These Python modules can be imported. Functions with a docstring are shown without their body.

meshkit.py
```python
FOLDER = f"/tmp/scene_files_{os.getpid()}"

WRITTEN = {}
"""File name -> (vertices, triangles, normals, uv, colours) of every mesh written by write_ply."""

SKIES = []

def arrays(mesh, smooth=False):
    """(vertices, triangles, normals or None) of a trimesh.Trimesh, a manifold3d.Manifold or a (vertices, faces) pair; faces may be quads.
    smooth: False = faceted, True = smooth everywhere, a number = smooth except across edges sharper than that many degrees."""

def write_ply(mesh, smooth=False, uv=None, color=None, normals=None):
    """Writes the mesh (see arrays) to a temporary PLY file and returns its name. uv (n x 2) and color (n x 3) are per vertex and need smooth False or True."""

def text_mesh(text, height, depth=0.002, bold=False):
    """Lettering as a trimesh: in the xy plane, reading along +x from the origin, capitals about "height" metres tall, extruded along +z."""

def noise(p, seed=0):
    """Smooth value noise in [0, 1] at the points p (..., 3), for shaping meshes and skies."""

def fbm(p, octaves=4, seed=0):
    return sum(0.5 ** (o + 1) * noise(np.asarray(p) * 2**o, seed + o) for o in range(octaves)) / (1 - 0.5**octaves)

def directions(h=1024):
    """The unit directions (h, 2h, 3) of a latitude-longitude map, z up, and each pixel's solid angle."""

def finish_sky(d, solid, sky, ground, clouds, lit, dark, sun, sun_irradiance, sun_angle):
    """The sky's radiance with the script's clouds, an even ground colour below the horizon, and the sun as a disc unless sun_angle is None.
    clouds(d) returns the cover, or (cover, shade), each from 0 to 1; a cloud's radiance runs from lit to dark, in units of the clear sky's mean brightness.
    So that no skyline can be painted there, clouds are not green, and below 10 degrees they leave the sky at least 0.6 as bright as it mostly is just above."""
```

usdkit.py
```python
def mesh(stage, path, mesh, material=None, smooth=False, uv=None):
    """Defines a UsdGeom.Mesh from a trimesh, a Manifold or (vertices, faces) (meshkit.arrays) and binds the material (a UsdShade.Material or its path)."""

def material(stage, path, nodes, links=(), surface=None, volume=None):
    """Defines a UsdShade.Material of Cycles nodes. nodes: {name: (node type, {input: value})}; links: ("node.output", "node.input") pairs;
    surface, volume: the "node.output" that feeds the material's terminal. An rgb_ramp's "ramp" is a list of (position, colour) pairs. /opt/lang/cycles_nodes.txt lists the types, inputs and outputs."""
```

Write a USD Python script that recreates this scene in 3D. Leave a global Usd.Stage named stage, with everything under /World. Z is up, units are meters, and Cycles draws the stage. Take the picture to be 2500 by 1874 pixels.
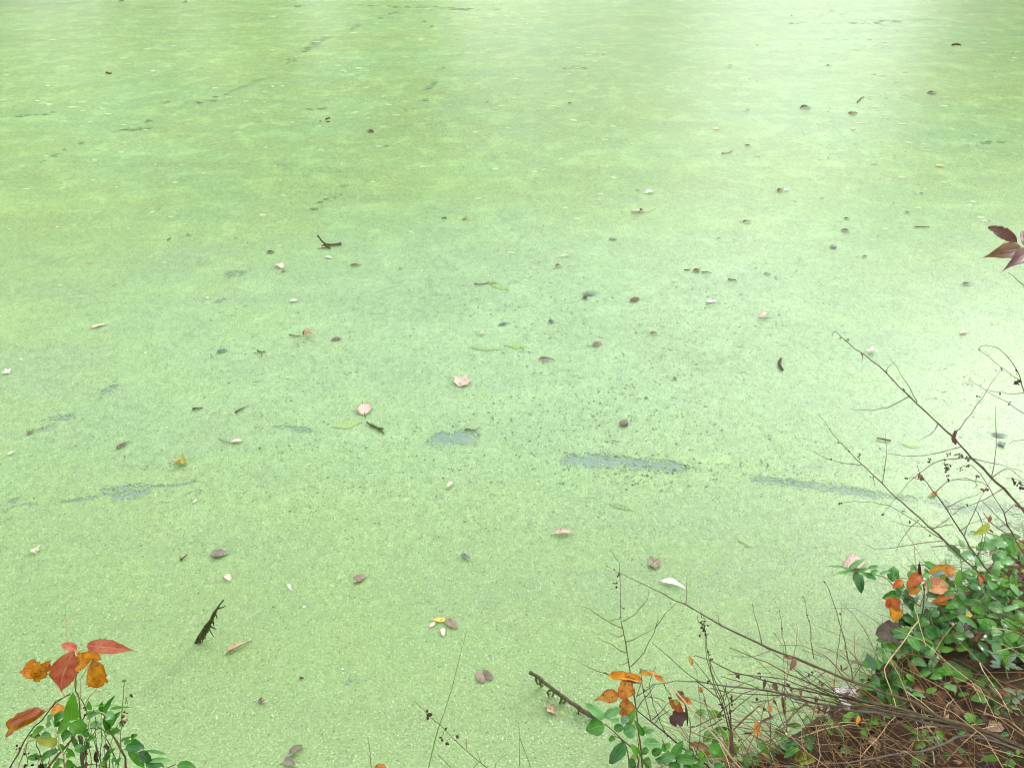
import math, random
import numpy as np
import trimesh, usdkit, meshkit
from pxr import Usd, UsdGeom, UsdLux, UsdShade, Gf, Sdf, Vt

stage = Usd.Stage.CreateInMemory()
UsdGeom.SetStageUpAxis(stage, UsdGeom.Tokens.z)
UsdGeom.Xform.Define(stage, '/World')
UsdGeom.Scope.Define(stage, '/World/Looks')
rng = np.random.default_rng(7)
random.seed(7)

# ------------------------------------------------------------------ camera, sky, sun, exposure
CAM_H = 1.80                      # lens above the water
PITCH = math.radians(37.0)        # looking down at the pond
FOC = 1819.0                      # focal length in pixels of a 2500 wide picture
cam = UsdGeom.Camera.Define(stage, '/World/camera')
cam.CreateHorizontalApertureAttr(36.0)
cam.CreateVerticalApertureAttr(36.0 * 767 / 1024)
cam.CreateFocalLengthAttr(36.0 * FOC / 2500)
cam.CreateClippingRangeAttr(Gf.Vec2f(0.05, 2000))
cam.AddTranslateOp().Set(Gf.Vec3d(0, 0, CAM_H))
cam.AddRotateXOp().Set(90.0 - math.degrees(PITCH))
cam.CreateExposureAttr(EXPOSURE := 2.08)

SUN_AZ, SUN_EL = math.radians(44.0), math.radians(30.0)   # azimuth clockwise from +y
sun_dir = np.array([math.sin(SUN_AZ) * math.cos(SUN_EL), math.cos(SUN_AZ) * math.cos(SUN_EL), math.sin(SUN_EL)])
sun = UsdLux.DistantLight.Define(stage, '/World/sun')
sun.CreateNormalizeAttr(True)
sun.CreateIntensityAttr(0.14)
sun.CreateAngleAttr(10.0)
sun.CreateColorAttr(Gf.Vec3f(1.0, 0.98, 0.94))
sun.AddRotateXYZOp().Set(Gf.Vec3f(90.0 - math.degrees(SUN_EL), 0.0, 180.0 - math.degrees(SUN_AZ)))

sky_mat = usdkit.material(stage, '/World/Looks/overcast_sky', {
    'tc': ('texture_coordinate', {}),
    'sky': ('sky_texture', {'sky_type': 'single_scattering', 'sun_disc': False, 'sun_elevation': SUN_EL, 'sun_rotation': SUN_AZ}),
    'nz': ('noise_texture', {'scale': 2.2, 'detail': 5.0, 'roughness': 0.55}),
    'cover': ('map_range', {'from_min': 0.3, 'from_max': 0.7, 'to_min': 0.84, 'to_max': 0.97, 'clamp': True}),
    'shade': ('rgb_ramp', {'ramp': [(0.25, (3.85, 3.85, 3.75)), (0.75, (6.0, 6.0, 5.85))]}),
    'mix': ('mix_color', {'use_clamp': False}),
    'bg': ('background_shader', {'strength': 0.12}),
}, [('tc.generated', 'nz.vector'), ('nz.fac', 'cover.value'), ('nz.fac', 'shade.fac'), ('cover.result', 'mix.fac'),
    ('sky.color', 'mix.a'), ('shade.color', 'mix.b'), ('mix.result', 'bg.color')], surface='bg.background')
dome = UsdLux.DomeLight.Define(stage, '/World/sky')
UsdShade.MaterialBindingAPI.Apply(dome.GetPrim()).Bind(sky_mat)
dome.GetPrim().SetCustomDataByKey('kind', 'structure')
dome.GetPrim().SetCustomDataByKey('label', 'pale overcast sky above the pond')

# ------------------------------------------------------------------ helpers
SP, CP = math.sin(PITCH), math.cos(PITCH)
def ray(u, v):
    xc, yc = (u - 1250.0) / FOC, (v - 937.0) / FOC
    return np.array([xc, CP - yc * SP, -SP - yc * CP])
def P(u, v, z=0.0):
    """the point at height z seen at picture position (u, v) of the 2500 x 1874 photograph"""
    d = ray(u, v)
    return np.array([0, 0, CAM_H]) + d * ((z - CAM_H) / d[2])
def mpp(p):
    """metres per photograph pixel at the point p"""
    return (p[1] * CP - (p[2] - CAM_H) * SP) / FOC
def unit(a):
    a = np.asarray(a, float)
    return a / (np.linalg.norm(a) + 1e-12)

_count = {}
def numbered(parent, name):
    k = (parent, name)
    n = _count.get(k, -1) + 1
    _count[k] = n
    return f'{parent}/{name}' if n == 0 else f'{parent}/{name}_{n:03d}'
def data(prim, label=None, cat=None, group=None, kind=None):
    for k, v in (('label', label), ('category', cat), ('group', group), ('kind', kind)):
        if v:
            prim.SetCustomDataByKey(k, v)
class Thing:
    """an Xform at the thing's base; its parts are added in world coordinates"""
    def __init__(self, name, label, cat, base, group=None, kind=None):
        self.path = numbered('/World', name)
        self.base = np.asarray(base, float)
        x = UsdGeom.Xform.Define(stage, self.path)
        x.AddTranslateOp().Set(Gf.Vec3d(*map(float, base)))
        data(x.GetPrim(), label, cat, group, kind)
    def part(self, name, m, mat, smooth=True, uv=None, label=None, parent=None, kind=None):
        v, f = m[0], m[1]
        if len(m) > 2:
            uv = m[2]
        path = numbered(parent or self.path, name)
        pm = usdkit.mesh(stage, path, (np.asarray(v) - self.base, f), mat, smooth=smooth, uv=uv)
        data(pm.GetPrim(), label, None, None, kind)
        return path
def single(name, label, cat, m, mat, group=None, kind=None, smooth=True, base=None):
    """a thing that is one mesh"""
    v, f = np.asarray(m[0]), m[1]
    b = v.mean(0) if base is None else np.asarray(base, float)
    pm = usdkit.mesh(stage, numbered('/World', name), (v - b, f), mat, smooth=smooth, uv=m[2] if len(m) > 2 else None)
    pm.AddTranslateOp().Set(Gf.Vec3d(*map(float, b)))
    data(pm.GetPrim(), label, cat, group, kind)
    return pm
def join(ms):
    vs, fs, uvs, n = [], [], [], 0
    for m in ms:
        f = np.asarray(m[1])
        if f.shape[1] == 4:
            f = np.vstack([f[:, [0, 1, 2]], f[:, [0, 2, 3]]])
        vs.append(m[0]); fs.append(f + n); n += len(m[0])
        uvs.append(m[2] if len(m) > 2 else np.zeros((len(m[0]), 2)))
    return np.vstack(vs), np.vstack(fs), np.vstack(uvs)

def tones(prim, values):
    UsdGeom.PrimvarsAPI(prim).CreatePrimvar('tone', Sdf.ValueTypeNames.FloatArray, 'vertex').Set(Vt.FloatArray.FromNumpy(np.asarray(values, np.float32)))
def curve(pts, step=0.025):
    """Catmull-Rom through the points"""
    p = np.asarray(pts, float)
    if len(p) == 2:
        n = max(3, int(np.linalg.norm(p[1] - p[0]) / step))
        return p[0] + (p[1] - p[0]) * np.linspace(0, 1, n)[:, None]
    q = np.vstack([2 * p[0] - p[1], p, 2 * p[-1] - p[-2]])
    out = []
    for i in range(1, len(q) - 2):
        n = max(2, int(np.linalg.norm(q[i + 1] - q[i]) / step))
        t = np.linspace(0, 1, n, endpoint=False)[:, None]
        a, b, c, d = q[i - 1], q[i], q[i + 1], q[i + 2]
        out.append(0.5 * (2 * b + (c - a) * t + (2 * a - 5 * b + 4 * c - d) * t ** 2 + (3 * b - a - 3 * c + d) * t ** 3))
    out.append(p[-1:])
    return np.vstack(out)
def tube(pts, r0, r1, sides=5, rough=0.0, step=0.025, smooth_path=True):
    p = curve(pts, step) if smooth_path else np.asarray(pts, float)
    n = len(p)
    if rough:
        p = p + rng.normal(0, rough, p.shape) * np.r_[0, np.ones(n - 2), 0][:, None] if n > 2 else p
    t = np.gradient(p, axis=0)
    t /= np.linalg.norm(t, axis=1, keepdims=True) + 1e-12
    ref = np.where(np.abs(t[:, 2:]) < 0.9, [0, 0, 1.0], [1.0, 0, 0])
    a = np.cross(t, ref); a /= np.linalg.norm(a, axis=1, keepdims=True) + 1e-12
    b = np.cross(t, a)
    ang = np.arange(sides) * 2 * np.pi / sides
    rad = np.linspace(r0, r1, n) * (1 + (rng.uniform(-0.18, 0.18, n) if rough else 0))
    v = p[:, None] + rad[:, None, None] * (np.cos(ang)[None, :, None] * a[:, None] + np.sin(ang)[None, :, None] * b[:, None])
    i, j = np.meshgrid(np.arange(n - 1), np.arange(sides), indexing='ij')
    q = np.stack([i * sides + j, i * sides + (j + 1) % sides, (i + 1) * sides + (j + 1) % sides, (i + 1) * sides + j], -1).reshape(-1, 4)
    f = np.vstack([q[:, [0, 1, 2]], q[:, [0, 2, 3]]])
    v = v.reshape(-1, 3)
    caps = []
    for ring in (0, n - 1):
        c = len(v); v = np.vstack([v, p[ring]])
        k = np.arange(sides)
        caps.append(np.stack([np.full(sides, c), ring * sides + (k if ring else (k + 1) % sides), ring * sides + ((k + 1) % sides if ring else k)], 1))
    uv = np.zeros((len(v), 2))
    return v, np.vstack([f] + caps), uv

PROFILES = {
    'oval': lambda v: np.sin(np.pi * v ** 0.85) ** 0.75,
    'ovate': lambda v: np.clip((v ** 0.45) * (1 - v) ** 0.75 * 1.72, 0, 1.0),
    'round': lambda v: np.sin(np.pi * v) ** 0.5,
    'lance': lambda v: np.sin(np.pi * v ** 0.75) ** 1.15,
    'tip': lambda v: np.interp(v, [0, 0.04, 0.12, 0.22, 0.34, 0.46, 0.58, 0.70, 0.80, 0.89, 1], [0.05, 0.34, 0.70, 0.93, 1.0, 0.93, 0.76, 0.52, 0.30, 0.13, 0.02]),
    'strip': lambda v: np.clip(np.minimum(v, 1 - v) * 7, 0, 1) ** 0.6,
}
def leaf(p0, p1, width, n=(0, 0, 1), shape='oval', arch=0.0, fold=0.0, curl=0.0, wave=0.0, rag=0.06, roll=0.0, nv=10, nu=4, bend=0.0):
    """a leaf blade from its base p0 to its tip p1: arch lifts the middle, fold lifts the edges along the midrib,
    curl bends the tip down, roll rolls the edges over, bend curves it sideways"""
    p0, p1 = np.asarray(p0, float), np.asarray(p1, float)
    a = p1 - p0; L = np.linalg.norm(a); t = a / L
    n = unit(n); n = n - t * (n @ t)
    n = unit(n if np.linalg.norm(n) > 1e-3 else np.cross(t, [1, 0, 0]))
    s = np.cross(t, n)
    v = np.linspace(0, 1, nv + 1); u = np.linspace(-1, 1, nu + 1)
    V, U = np.meshgrid(v, u, indexing='ij')
    w = 0.5 * width * PROFILES[shape](v)
    e = np.stack([1 + rag * rng.normal(0, 1, nv + 1), 1 + rag * rng.normal(0, 1, nv + 1)], 1)
    W = w[:, None] * np.where(U < 0, e[:, :1], e[:, 1:])
    ph = rng.uniform(0, 6.28)
    h = arch * L * 4 * V * (1 - V) + fold * np.abs(U) * W - curl * L * V ** 2.2 + wave * width * np.sin(V * 9 + ph + U * 1.7) * np.abs(U)
    lat = U * W
    if roll:
        th = np.abs(U) * roll
        lat = np.sign(U) * W * np.sin(th) / roll
        h = h + W * (1 - np.cos(th)) / roll
    lat = lat + bend * L * 4 * V * (1 - V)
    pts = p0 + t * (L * V)[..., None] + s * lat[..., None] + n * h[..., None]
    m = nu + 1
    i, j = np.meshgrid(np.arange(nv), np.arange(nu), indexing='ij')
    k = i * m + j
    q = np.stack([k, k + 1, k + m + 1, k + m], -1).reshape(-1, 4)
    return pts.reshape(-1, 3), np.vstack([q[:, [0, 2, 1]], q[:, [0, 3, 2]]]), np.stack([(U + 1) / 2, V], -1).reshape(-1, 2)
def lobed(p0, p1, spread=1.0, lobes=5, n=(0, 0, 1), lift=0.15, sharp=0.75, cut=0.36, rag=0.05):
    """a maple-like leaf: petiole end p0, tip of the middle lobe p1"""
    p0, p1 = np.asarray(p0, float), np.asarray(p1, float)
    c = p0 * 0.62 + p1 * 0.38
    t = unit(p1 - p0); L = np.linalg.norm(p1 - c)
    n = np.asarray(n, float); n = unit(n - t * (n @ t)); s = np.cross(t, n)
    th = np.linspace(-np.pi, np.pi, 44, endpoint=False)
    angs = {5: [(0, 1), (1.0, 0.92), (-1.0, 0.92), (2.0, 0.66), (-2.0, 0.66)], 3: [(0, 1), (1.15, 0.8), (-1.15, 0.8)], 4: [(0.1, 1), (1.2, 0.9), (-1.0, 0.9), (-2.2, 0.8)]}[lobes]
    r = np.full(44, cut)
    for a0, l0 in angs:
        l0 *= rng.uniform(0.8, 1.08)
        d = np.abs((th - a0 - rng.uniform(-0.12, 0.12) + np.pi) % (2 * np.pi) - np.pi)
        r = np.maximum(r, l0 * np.clip(1 - d / 0.78, 0, 1) ** sharp)
    r = r * (1 + rag * rng.normal(0, 1, 44))
    pts, uv = [c[None]], [np.array([[0.5, 0.4]])]
    ph = rng.uniform(0, 6.28, 2)
    for k in (0.35, 0.7, 1.0):
        x, y = np.sin(th) * r * k * spread, np.cos(th) * r * k
        z = lift * k ** 1.6 * (0.6 + 0.6 * np.sin(2 * th + ph[0]) + 0.3 * np.sin(5 * th + ph[1]))
        pts.append(c + L * (x[:, None] * s + y[:, None] * t + z[:, None] * n))
        uv.append(np.stack([0.5 + x * 0.5, 0.4 + y * 0.6], 1))
    f = [[0, 1 + i, 1 + (i + 1) % 44] for i in range(44)]
    for k in range(2):
        a, b = 1 + 44 * k, 45 + 44 * k
        for i in range(44):
            j = (i + 1) % 44
            f += [[a + i, b + i, b + j], [a + i, b + j, a + j]]
    return np.vstack(pts), np.array(f)[:, [0, 2, 1]], np.vstack(uv)
def pod(p, d, length, width, rag=0.15):
    """a small seed pod: a faceted drop"""
    d = unit(d); a = unit(np.cross(d, [0.3, 0.2, 0.9])); b = np.cross(d, a)
    ang = np.arange(5) * 2 * np.pi / 5
    v = [p]
    for k, r in ((0.3, 0.8), (0.65, 1.0), (0.9, 0.55)):
        rr = width / 2 * r * (1 + rag * rng.normal(0, 1, 5))
        v += list(p + d * length * k + rr[:, None] * (np.cos(ang)[:, None] * a + np.sin(ang)[:, None] * b))
    v.append(p + d * length)
    f = [[0, 1 + (i + 1) % 5, 1 + i] for i in range(5)]
    for k in range(2):
        o = 1 + 5 * k
        for i in range(5):
            j = (i + 1) % 5
            f += [[o + i, o + j, o + 5 + j], [o + i, o + 5 + j, o + 5 + i]]
    f += [[16, 11 + i, 11 + (i + 1) % 5] for i in range(5)]
    return np.array(v), np.array(f), np.zeros((17, 2))

# ------------------------------------------------------------------ materials
def leaf_mat(name, c1, c2, vein=None, rough=0.45, trans=0.3, spots=None, scale=30.0, edge=None, spec=0.38, spot_at=0.62, k=0.66):
    """blade colour c1 to c2 in soft patches, a paler midrib and side veins, brown spots, a darker margin, light passing through"""
    c1, c2, spots, edge = (x and tuple(y * k for y in x) for x in (c1, c2, spots, edge))
    vein = tuple(y * k * 0.85 for y in vein) if vein else tuple(min(1, x * 1.4 + 0.015) for x in c1)
    nodes = {
        'tc': ('texture_coordinate', {}), 'uv': ('uvmap', {'attribute': 'st'}), 'info': ('object_info', {}),
        'off': ('vector_math', {'math_type': 'add'}), 'ofs': ('vector_math', {'math_type': 'scale', 'scale': 3.0, 'vector1': (1, 1, 1)}),
        'nz': ('noise_texture', {'scale': scale, 'detail': 4.0, 'roughness': 0.6}),
        'ramp': ('rgb_ramp', {'ramp': [(0.36, c1), (0.64, c2)]}),
        'sep': ('separate_xyz', {}),
        'cx': ('math', {'math_type': 'subtract', 'value2': 0.5}), 'ax': ('math', {'math_type': 'absolute'}),
        'rib': ('map_range', {'from_min': 0.015, 'from_max': 0.05, 'to_min': 0.75, 'to_max': 0.0, 'clamp': True}),
        'sv1': ('math', {'math_type': 'multiply_add', 'value2': -0.7}), 'sv2': ('math', {'math_type': 'multiply', 'value2': 44.0}),
        'sv3': ('math', {'math_type': 'sine'}), 'sv4': ('map_range', {'from_min': 0.86, 'from_max': 1.0, 'to_min': 0.0, 'to_max': 0.26, 'clamp': True}),
        'vmax': ('math', {'math_type': 'maximum'}),
        'mixv': ('mix_color', {'b': vein}),
        'tone': ('map_range', {'from_min': 0.0, 'from_max': 1.0, 'to_min': 0.74, 'to_max': 1.28}),
        'mul': ('vector_math', {'math_type': 'scale'}),
        'bmp': ('bump', {'strength': 0.5, 'distance': 0.0015}), 'bsub': ('math', {'math_type': 'subtract'}),
        'p': ('principled_bsdf', {'roughness': rough, 'specular_ior_level': spec}),
        'tr': ('translucent_bsdf', {}), 'mx': ('mix_closure', {'fac': trans}),
    }
    links = [('info.random', 'ofs.scale'), ('tc.object', 'off.vector1'), ('ofs.vector', 'off.vector2'), ('off.vector', 'nz.vector'), ('nz.fac', 'ramp.fac'),
             ('uv.UV', 'sep.vector'), ('sep.x', 'cx.value1'), ('cx.value', 'ax.value1'), ('ax.value', 'rib.value'),
             ('ax.value', 'sv1.value1'), ('sep.y', 'sv1.value3'), ('sv1.value', 'sv2.value1'), ('sv2.value', 'sv3.value1'), ('sv3.value', 'sv4.value'),
             ('rib.result', 'vmax.value1'), ('sv4.result', 'vmax.value2'), ('vmax.value', 'mixv.fac'), ('ramp.color', 'mixv.a'),
             ('info.random', 'tone.value'), ('tone.result', 'mul.scale'),
             ('nz.fac', 'bsub.value1'), ('vmax.value', 'bsub.value2'), ('bsub.value', 'bmp.height'), ('bmp.normal', 'p.normal'), ('bmp.normal', 'tr.normal')]
    last = 'mixv.result'
    if spots:
        nodes['n2'] = ('noise_texture', {'scale': scale * 2.3, 'detail': 3.0, 'roughness': 0.65})
        nodes['r2'] = ('map_range', {'from_min': spot_at - 0.06, 'from_max': spot_at + 0.05, 'to_min': 0.0, 'to_max': 0.9, 'clamp': True})
        nodes['m2'] = ('mix_color', {'b': spots})
        links += [('off.vector', 'n2.vector'), ('n2.fac', 'r2.value'), ('r2.result', 'm2.fac'), (last, 'm2.a')]
        last = 'm2.result'
    if edge:
        nodes['e1'] = ('math', {'math_type': 'multiply_add', 'value2': 0.35})
        nodes['e2'] = ('map_range', {'from_min': 0.54, 'from_max': 0.70, 'to_min': 0.0, 'to_max': 0.8, 'clamp': True})
        nodes['m3'] = ('mix_color', {'b': edge})
        links += [('nz.fac', 'e1.value1'), ('ax.value', 'e1.value3'), ('e1.value', 'e2.value'), ('e2.result', 'm3.fac'), (last, 'm3.a')]
        last = 'm3.result'
    links += [(last, 'mul.vector1'), ('mul.vector', 'p.base_color'), ('mul.vector', 'tr.color'), ('p.BSDF', 'mx.closure1'), ('tr.BSDF', 'mx.closure2')]
    return usdkit.material(stage, f'/World/Looks/{name}', nodes, links, surface='mx.closure')
def bark_mat(name, c1, c2, rough=0.7, scale=60.0, bump=0.6):
    return usdkit.material(stage, f'/World/Looks/{name}', {
        'tc': ('texture_coordinate', {}), 'nz': ('noise_texture', {'scale': scale, 'detail': 4.0, 'roughness': 0.65}),
        'ramp': ('rgb_ramp', {'ramp': [(0.3, c1), (0.7, c2)]}), 'b': ('bump', {'strength': bump, 'distance': 0.002}),
        'p': ('principled_bsdf', {'roughness': rough, 'specular_ior_level': 0.15})},
        [('tc.object', 'nz.vector'), ('nz.fac', 'ramp.fac'), ('nz.fac', 'b.height'), ('ramp.color', 'p.base_color'), ('b.normal', 'p.normal')], surface='p.BSDF')

M = {}
M['green'] = leaf_mat('green_leaf', (0.020, 0.125, 0.006), (0.075, 0.27, 0.018), vein=(0.14, 0.36, 0.06), rough=0.32, trans=0.2, scale=26, spec=0.45, k=0.92)
M['bright'] = leaf_mat('bright_green_leaf', (0.070, 0.27, 0.012), (0.13, 0.38, 0.025), vein=(0.22, 0.48, 0.08), rough=0.36, trans=0.32, scale=26, spec=0.45, k=0.85)
M['deep'] = leaf_mat('deep_green_leaf', (0.009, 0.078, 0.007), (0.034, 0.17, 0.018), vein=(0.07, 0.25, 0.045), rough=0.26, trans=0.12, scale=26, spec=0.5, k=0.92)
M['pale'] = leaf_mat('pale_green_leaf', (0.17, 0.30, 0.17), (0.26, 0.40, 0.25), vein=(0.36, 0.48, 0.34), rough=0.42, trans=0.2, scale=20)
M['grayg'] = leaf_mat('sheen_green_leaf', (0.050, 0.19, 0.038), (0.13, 0.32, 0.085), vein=(0.22, 0.40, 0.16), rough=0.3, trans=0.18, scale=24, spec=0.55, k=0.92)  # paler grey-green: sky sheen on the blade painted into its colour
M['yellowg'] = leaf_mat('yellowing_leaf', (0.30, 0.42, 0.035), (0.46, 0.48, 0.06), vein=(0.5, 0.55, 0.15), rough=0.45, trans=0.35, spots=(0.12, 0.20, 0.02), scale=26)
M['red'] = leaf_mat('red_leaf', (0.42, 0.040, 0.030), (0.60, 0.16, 0.075), vein=(0.80, 0.40, 0.20), rough=0.42, trans=0.2, spots=(0.50, 0.17, 0.04), scale=48, edge=(0.30, 0.12, 0.03), spot_at=0.58, k=0.7)
M['orange'] = leaf_mat('orange_leaf', (0.50, 0.155, 0.006), (0.74, 0.36, 0.014), vein=(0.70, 0.36, 0.06), rough=0.45, trans=0.25, spots=(0.22, 0.055, 0.008), scale=58, edge=(0.24, 0.06, 0.008), spot_at=0.63, spec=0.22, k=0.74)
M['rust'] = leaf_mat('rust_leaf', (0.50, 0.13, 0.016), (0.70, 0.33, 0.05), vein=(0.66, 0.34, 0.09), rough=0.5, trans=0.22, spots=(0.16, 0.045, 0.02), scale=60, edge=(0.2, 0.05, 0.02), spec=0.22, k=0.74)
M['redorange'] = leaf_mat('red_orange_leaf', (0.48, 0.06, 0.012), (0.60, 0.19, 0.02), vein=(0.65, 0.3, 0.06), rough=0.42, trans=0.25, spots=(0.25, 0.04, 0.01), scale=55, spec=0.22, k=0.74)
M['rosy'] = leaf_mat('rosy_leaf', (0.55, 0.16, 0.11), (0.62, 0.36, 0.13), vein=(0.70, 0.5, 0.2), rough=0.5, trans=0.2, spots=(0.36, 0.06, 0.04), scale=34, spec=0.22, k=0.74)
M['maroon'] = leaf_mat('maroon_leaf', (0.115, 0.035, 0.030), (0.16, 0.055, 0.035), vein=(0.2, 0.10, 0.05), rough=0.4, trans=0.2, spots=(0.05, 0.018, 0.018), scale=22, spec=0.2, k=0.55)
M['plum'] = leaf_mat('plum_leaf', (0.17, 0.05, 0.05), (0.22, 0.095, 0.055), vein=(0.28, 0.15, 0.1), rough=0.42, trans=0.2, spots=(0.10, 0.06, 0.03), scale=18, spec=0.2, k=0.55)
M['bronze'] = leaf_mat('bronze_leaf', (0.16, 0.075, 0.025), (0.23, 0.12, 0.04), vein=(0.28, 0.16, 0.07), rough=0.42, trans=0.22, spots=(0.08, 0.022, 0.012), scale=22, spot_at=0.56, spec=0.2, k=0.55)
M['dry'] = leaf_mat('dry_brown_leaf', (0.17, 0.075, 0.035), (0.27, 0.13, 0.06), vein=(0.33, 0.19, 0.10), rough=0.65, trans=0.15, spots=(0.07, 0.03, 0.015), scale=30)
M['drydark'] = leaf_mat('dark_dry_leaf', (0.055, 0.022, 0.016), (0.10, 0.042, 0.026), rough=0.55, trans=0.1, scale=30)
M['graybrown'] = leaf_mat('gray_brown_leaf', (0.15, 0.115, 0.082), (0.22, 0.175, 0.13), vein=(0.27, 0.2, 0.16), rough=0.7, trans=0.08, spots=(0.07, 0.045, 0.04), scale=26)
M['drygray'] = leaf_mat('weathered_leaf', (0.24, 0.20, 0.17), (0.34, 0.29, 0.24), rough=0.6, trans=0.1, spots=(0.10, 0.075, 0.06), scale=34)
M['tan'] = leaf_mat('tan_leaf', (0.50, 0.34, 0.22), (0.62, 0.46, 0.31), rough=0.5, trans=0.1, spots=(0.24, 0.13, 0.08), scale=34, k=0.8)
M['cream'] = leaf_mat('cream_leaf', (0.70, 0.62, 0.44), (0.78, 0.72, 0.56), rough=0.5, trans=0.1, scale=30, k=0.95)
M['white'] = leaf_mat('white_leaf', (0.78, 0.77, 0.70), (0.85, 0.84, 0.80), rough=0.5, trans=0.08, scale=30, k=1.0)
M['pink'] = leaf_mat('pinkish_leaf', (0.58, 0.44, 0.36), (0.72, 0.59, 0.50), vein=(0.75, 0.6, 0.5), rough=0.5, trans=0.1, spots=(0.34, 0.17, 0.12), scale=50, edge=(0.28, 0.13, 0.09), k=0.95)
M['mauve'] = leaf_mat('mauve_brown_leaf', (0.24, 0.175, 0.130), (0.35, 0.265, 0.20), vein=(0.44, 0.34, 0.27), rough=0.55, trans=0.1, spots=(0.12, 0.075, 0.06), scale=34)
M['yellow'] = leaf_mat('yellow_leaf', (0.62, 0.50, 0.09), (0.70, 0.60, 0.2), rough=0.5, trans=0.15, spots=(0.45, 0.22, 0.08), scale=34, k=0.85)
M['bluegray'] = leaf_mat('blue_gray_leaf', (0.12, 0.155, 0.15), (0.18, 0.22, 0.205), rough=0.35, trans=0.05, spots=(0.05, 0.065, 0.065), scale=40)
M['sunken'] = leaf_mat('duckweed_covered_leaf', (0.16, 0.25, 0.095), (0.24, 0.345, 0.13), rough=0.5, trans=0.0, spots=(0.22, 0.34, 0.11), scale=90, spot_at=0.5, k=1.0)
M['stem'] = bark_mat('dead_stem', (0.040, 0.031, 0.017), (0.11, 0.085, 0.046))
M['stemred'] = bark_mat('reddish_stem', (0.10, 0.045, 0.028), (0.17, 0.085, 0.05))
M['stemgray'] = bark_mat('gray_stem', (0.075, 0.062, 0.05), (0.15, 0.125, 0.10))
M['stemgreen'] = bark_mat('green_stem', (0.05, 0.10, 0.022), (0.09, 0.17, 0.04))
M['stembrown'] = bark_mat('brown_stem', (0.085, 0.05, 0.03), (0.15, 0.095, 0.06))
M['straw'] = bark_mat('straw', (0.38, 0.28, 0.14), (0.55, 0.44, 0.25), scale=25)
M['strawdull'] = bark_mat('dull_straw', (0.20, 0.125, 0.06), (0.36, 0.25, 0.13), scale=30)
M['petiole'] = bark_mat('petiole', (0.40, 0.26, 0.12), (0.50, 0.34, 0.17), scale=30)
M['wet'] = bark_mat('wet_mossy_wood', (0.016, 0.026, 0.006), (0.075, 0.090, 0.026), rough=0.45, scale=130, bump=1.0)
M['wetbark'] = bark_mat('wet_bark', (0.016, 0.020, 0.008), (0.13, 0.12, 0.065), rough=0.4, scale=150, bump=1.2)
M['pod'] = bark_mat('seed_pod', (0.022, 0.014, 0.010), (0.060, 0.034, 0.022))
M['podred'] = bark_mat('reddish_seed_husk', (0.085, 0.03, 0.022), (0.14, 0.06, 0.04))
M['moss'] = bark_mat('wet_green_moss', (0.03, 0.075, 0.008), (0.07, 0.14, 0.02), rough=0.4)
M['litter'] = bark_mat('white_litter', (0.80, 0.80, 0.82), (0.86, 0.86, 0.88), rough=0.5, scale=12, bump=0.1)
M['debris'] = bark_mat('wet_debris', (0.018, 0.028, 0.014), (0.055, 0.060, 0.032), rough=0.5)
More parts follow.
